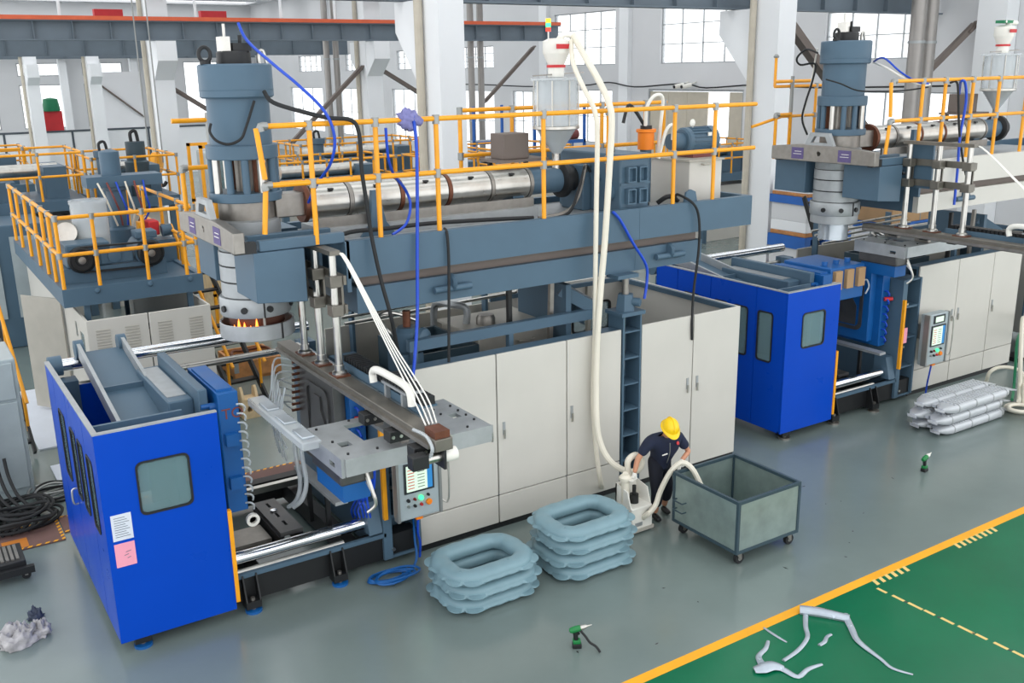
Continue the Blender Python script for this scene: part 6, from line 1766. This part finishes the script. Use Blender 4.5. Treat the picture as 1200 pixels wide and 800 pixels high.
# ---------------------------------------------------------------- far machines on railed platforms
def far_platform(x0, x1, y0, y1, zd, lab, rlab, head=None, body='teal', h=1.15, dens=1.1, box=True):
    t = thing('machine_platform', lab, 'platform', ((x0 + x1) / 2, (y0 + y1) / 2, 0))
    MB().box(x0, x1, y0, y1, zd - 0.3, zd).build('deck', 'teal', t)
    for x in (x0 + 0.1, x1 - 0.3):
        for y in (y0 + 0.1, y1 - 0.3):
            MB().box(x, x + 0.2, y, y + 0.2, 0, zd - 0.3).build('leg', 'teal', t)
    if box:
        MB().box(x0 + 0.35, x1 - 0.35, y0 + 0.35, y1 - 0.35, 0, zd - 0.5).build('enclosure', 'beige', t)
        MB().box(x0 + 0.4, x0 + (x1 - x0) * 0.7, y0 + 0.5, y1 - 0.5, zd, zd + 0.55).build('extruder_bed', 'teal', t)
        MB().cyl((x0 + 0.5, (y0 + y1) / 2, zd + 0.75), (x1 - 0.5, (y0 + y1) / 2, zd + 0.75), 0.2, 12).build('barrel', 'steel', t)
        MB().box(x1 - 1.0, x1 - 0.4, y0 + 0.5, y1 - 0.5, zd, zd + 0.9).build('gearbox', 'teal', t)
    r = t
    nx, ny = max(2, int((x1 - x0) / dens)), max(2, int((y1 - y0) / dens))
    posts = [(x0 + (x1 - x0) * i / nx, y0) for i in range(nx + 1)] + [(x0 + (x1 - x0) * i / nx, y1) for i in range(nx + 1)] + [(x0, y0 + (y1 - y0) * i / ny) for i in range(1, ny)] + [(x1, y0 + (y1 - y0) * i / ny) for i in range(1, ny)]
    railing(r, [(x0, y0), (x1, y0), (x1, y1), (x0, y1), (x0, y0)], zd, (h * 0.52, h), posts, 0.035)
    if head:
        hx, hy, z0, z1 = head
        q = thing('die_head', 'grey die head on the ' + rlab.split(' round ')[-1], 'extrusion head', (hx, hy, z0))
        MB().lathe([(0.3, z0), (0.3, z0 + (z1 - z0) * 0.5), (0.22, z0 + (z1 - z0) * 0.52), (0.22, z1 - 0.2), (0.28, z1 - 0.18), (0.28, z1)], (hx, hy, 0), 18).build('body', 'teal', q)
        MB().tube([(hx - 0.1, hy, z1), (hx - 0.1, hy, z1 + 0.2), (hx + 0.05, hy, z1 + 0.24), (hx + 0.1, hy, z1)], 0.04, 6).build('lifting_eye', 'black', q)
far_platform(-1.0, 4.9, 30.0, 33.0, 3.45, 'far grey platform at the left with a big teal machine body', 'yellow railing round the far left platform', None, h=1.3)
far_platform(5.2, 7.6, 30.5, 34.0, 3.3, 'far grey platform carrying two dark die heads', 'yellow railing round the platform with two dark heads', (5.5, 30.2, 3.3, 4.75), h=1.2)
t = thing('die_head', 'second dark die head on the far platform', 'extrusion head', (6.6, 31.2, 3.3))
MB().lathe([(0.35, 3.3), (0.35, 4.3), (0.28, 4.35), (0.28, 4.9)], (6.6, 31.2, 0), 18).build('body', 'dark_teal', t)
MB().tube([(6.5, 31.2, 4.9), (6.5, 31.2, 5.15), (6.65, 31.2, 5.2), (6.7, 31.2, 4.9)], 0.05, 6).build('lifting_eye', 'black', t)
far_platform(0.6, 4.4, 37.0, 40.0, 3.3, 'distant railed platform behind the far left one', 'thin yellow railing round the distant left platform', None)
far_platform(10.2, 14.2, 29.0, 31.5, 3.0, 'railed machine platform seen beyond the first die head', 'yellow railing round the platform beyond the first die head', None, dens=0.8)
far_platform(12.5, 17.5, 33.0, 36.0, 3.2, 'railed machine platform seen behind the purple cloth', 'yellow railing round the platform behind the purple cloth', (13.0, 32.7, 3.2, 4.6), dens=0.7)
far_platform(15.2, 17.6, 28.4, 30.5, 2.9, 'railed machine platform beside the tall pale column', 'yellow railing round the platform beside the tall pale column', None, dens=0.8)
far_platform(18.5, 22.0, 30.0, 33.0, 2.9, 'railed machine platform seen behind the brown control box', 'yellow railing round the platform behind the brown control box', None, dens=0.9)
far_platform(27.0, 30.5, 28.0, 31.0, 2.7, 'railed machine platform before the sliding gate', 'yellow railing round the platform before the gate', None, dens=0.6)
# teal machine block and crane hook
t = thing('machine_block', 'large teal machine block below the far left platform', 'machine', (1.8, 28.6, 0))
MB().box(0.2, 3.4, 27.6, 29.6, 0, 3.2).build('body', 'teal', t, bev=0.03)
for x in (0.5, 1.5, 2.5):
    MB().box(x, x + 0.7, 27.55, 27.6, 0.8, 2.9).build('door', 'panel_grey', t)
t = thing('crane_hook', 'yellow crane hook block hanging before the far white column', 'hook', (9.2, 40, 3.0))
MB().lathe([(0.2, -0.12), (0.42, -0.1), (0.42, 0.1), (0.2, 0.12)], (9.2, 40, 3.5), 20, (0.8, -0.6, 0)).build('sheave', 'yellow', t)
MB().tube([(9.2, 40, 3.1), (9.2, 40, 2.8), (9.35, 40, 2.6), (9.5, 40, 2.75)], 0.07, 8).build('hook', 'black', t)
for dx in (-0.25, 0.25):
    MB().cyl((9.2 + dx, 40, 3.5), (9.2 + dx, 40, 12), 0.025, 6).build('wire', 'fitting', t)
# framed cabinets behind the first head
t = thing('control_booth', 'yellow-framed control booth behind the first die head', 'booth', (8.0, 27, 0))
for x in (7.2, 8.6):
    for y in (26.4, 27.6):
        MB().box(x, x + 0.08, y, y + 0.08, 0, 5.0).build('post', 'yellow', t)
for z in (0.9, 3.4, 4.92):
    for y in (26.4, 27.6):
        MB().box(7.2, 8.68, y, y + 0.08, z, z + 0.08).build('rail', 'yellow', t)
MB().box(7.4, 8.5, 26.6, 27.5, 3.5, 4.8).build('cabinet', 'panel_grey', t, bev=0.03)
MB().box(7.5, 8.4, 26.57, 26.6, 3.7, 4.6).build('window', 'guard_glass', t)
MB().box(7.24, 8.64, 26.45, 27.6, 0.0, 3.4).build('base', 'wood_pale', t)
# blue and cardboard pallets behind the second machine
def pallet_stack(x, y, seq, labp):
    z = 0.0
    for k, (kind, hgt) in enumerate(seq):
        if kind == 'p':
            t = thing('pallet', 'blue plastic pallet ' + labp[k], 'pallet', (x, y, z), 'blue pallets by the second column')
            MB().box(x - 1.0, x + 1.0, y - 0.7, y + 0.7, z + hgt - 0.06, z + hgt).build('top', 'blue_rack', t)
            for u in (-1.0, -0.12, 0.76):
                MB().box(x + u, x + u + 0.24, y - 0.7, y + 0.7, z, z + hgt - 0.06).build('block', 'blue_rack', t)
        else:
            m = {'c': 'card_brown', 'w': 'wall_white', 'g': 'wall_grey', 's': 'wood'}[kind]
            t = thing('carton', {'c': 'brown cardboard layer ', 'w': 'white wrapped load ', 'g': 'grey wrapped load ', 's': 'wooden board '}[kind] + labp[k], 'load', (x, y, z))
            MB().box(x - 0.95, x + 0.95, y - 0.66, y + 0.66, z, z + hgt).build('load', m, t, bev=0.02)
            if hgt > 0.2:
                for u in (-0.5, 0.4):
                    MB().box(x + u, x + u + 0.04, y - 0.668, y + 0.668, z, z + hgt + 0.004).build('strap', 'fitting', t)
        z += hgt
seq = [('p', 0.2), ('w', 0.6), ('p', 0.2), ('s', 0.1), ('g', 0.6), ('p', 0.35), ('s', 0.12), ('w', 0.3), ('g', 0.5), ('p', 0.22), ('s', 0.1), ('w', 0.3)]
C2 = ' by the second column'
pallet_stack(22.75, 19.15, seq, [q + C2 for q in ('at the foot of the stack', 'on the lowest pallet', 'under the lower grey load', 'below the lower grey load', 'on the lowest board', 'on top of the lower grey load', 'on the thick blue pallet', 'on the middle board', 'above the middle white load', 'near the top of the stack', 'just under the top load', 'topmost on the stack')])
seq = [('p', 0.2), ('c', 0.8), ('p', 0.2), ('w', 0.7), ('p', 0.2), ('c', 0.45)]
pallet_stack(26.4, 19.0, seq, ['at the foot of the stack by the tall pipes', 'on the lowest pallet by the tall pipes', 'in the middle of the stack by the tall pipes', 'on the middle pallet by the tall pipes', 'near the top of the stack by the tall pipes', 'topmost by the tall pipes'])
# blue racks near the gate
for (x, y, lab) in ((21.6, 36.5, 'tall blue storage rack seen past the brown control box'), (24.0, 34.5, 'tall blue storage rack seen behind the clear hopper'), (13.6, 42.0, 'tall blue frame before the middle column row')):
    t = thing('storage_rack', lab, 'rack', (x, y, 0))
    w_ = 2.0 if x > 20 else 0.5
    for u in (0, w_):
        for v in (0, 0.9):
            MB().box(x + u, x + u + 0.1, y + v, y + v + 0.1, 0, 5.3).build('upright', 'blue_rack', t)
    for z in (1.2, 2.6, 3.7):
        MB().box(x, x + w_ + 0.1, y, y + 0.06, z, z + 0.14).build('beam', 'blue_rack', t)
        MB().box(x + 0.1, x + w_, y + 0.06, y + 0.9, z + 0.1, z + 0.14).build('shelf', 'steel_matte', t)
t = thing('pipe_roll', 'dark red roll resting on the blue rack behind the hopper', 'roll', (25, 34.8, 3.84))
MB().cyl((24.2, 34.9, 4.04), (25.9, 34.9, 4.04), 0.2, 14).build('roll', 'dark_red', t)
MB().cyl((24.15, 34.9, 4.04), (25.95, 34.9, 4.04), 0.06, 10).build('core', 'card_brown', t)
# green and pink machines in front of the far windows
t = thing('stored_machine', 'red and green machine standing on the far low wall', 'machine', (10.4, 73.15, 3.33))
MB().box(9.7, 11.0, 73.0, 73.3, 3.33, 4.6).build('red_panel', 'red', t)
MB().lathe([(0.5, 0), (0.55, 0.1), (0.45, 0.8), (0, 0.9)], (10.4, 73.2, 4.6), 14).build('green_tank', 'green', t)
t = thing('yellow_cage', 'yellow storage cage beyond the far low wall', 'cage', (13, 80, 0))
for u in (0, 1.1, 2.2, 3.3):
    MB().box(14.0 + u, 14.1 + u, 80, 80.1, 0, 5.0).build('upright', 'yellow', t)
for z in (3.4, 4.9):
    MB().box(14.0, 17.4, 80, 80.1, z, z + 0.35).build('beam', 'yellow', t)
MB().box(14.3, 15.6, 80.3, 81.2, 0, 4.2).build('stored_box', 'brown_iron', t)

a_, b_ = py(1012, 262, 16.0), py(1044, 232, 17.6)
stair('black stair standing behind the second die head', (a_.x, 16.0, 0.1), (a_.x + 0.6, 18.0, 3.3), 0.9, 11, ())
h_ = thing('hose_coil', 'cream hoses coiled on the floor past the silver pontoons', 'hose', pz(1190, 482))
for k in range(4):
    c = pz(1196, 478, 0.04 + 0.06 * k)
    MB().tube([c + Vector(((0.32 - 0.03 * k) * math.cos(a), (0.26 - 0.02 * k) * math.sin(a), 0.0)) for a in [2 * math.pi * i / 10 for i in range(10)]], 0.035, 8, 3, closed=True).build('loop', 'hose_white', h_)
MB().tube([pz(1156, 447, 0.05), py(1160, 436, 11.3), py(1172, 430, 11.2), py(1190, 432, 11.0), py(1199, 440, 10.9), pz(1200, 474, 0.2)], 0.04, 8).build('arch', 'hose_white', h_)
MB().tube([py(1202, 372, 11.86), py(1200, 372, 11.4), py(1198, 378, 11.0), py(1196, 420, 10.7), py(1195, 455, 10.6), pz(1194, 470, 0.25)], 0.045, 8).build('riser', 'hose_white', h_)
MB().tube([py(1199, 392, 11.86), py(1196, 390, 11.3), py(1192, 400, 10.95), py(1190, 430, 10.8), py(1188, 455, 10.7), pz(1186, 468, 0.2)], 0.03, 8).build('green_riser', 'green', h_)
bpy.context.view_layer.update()
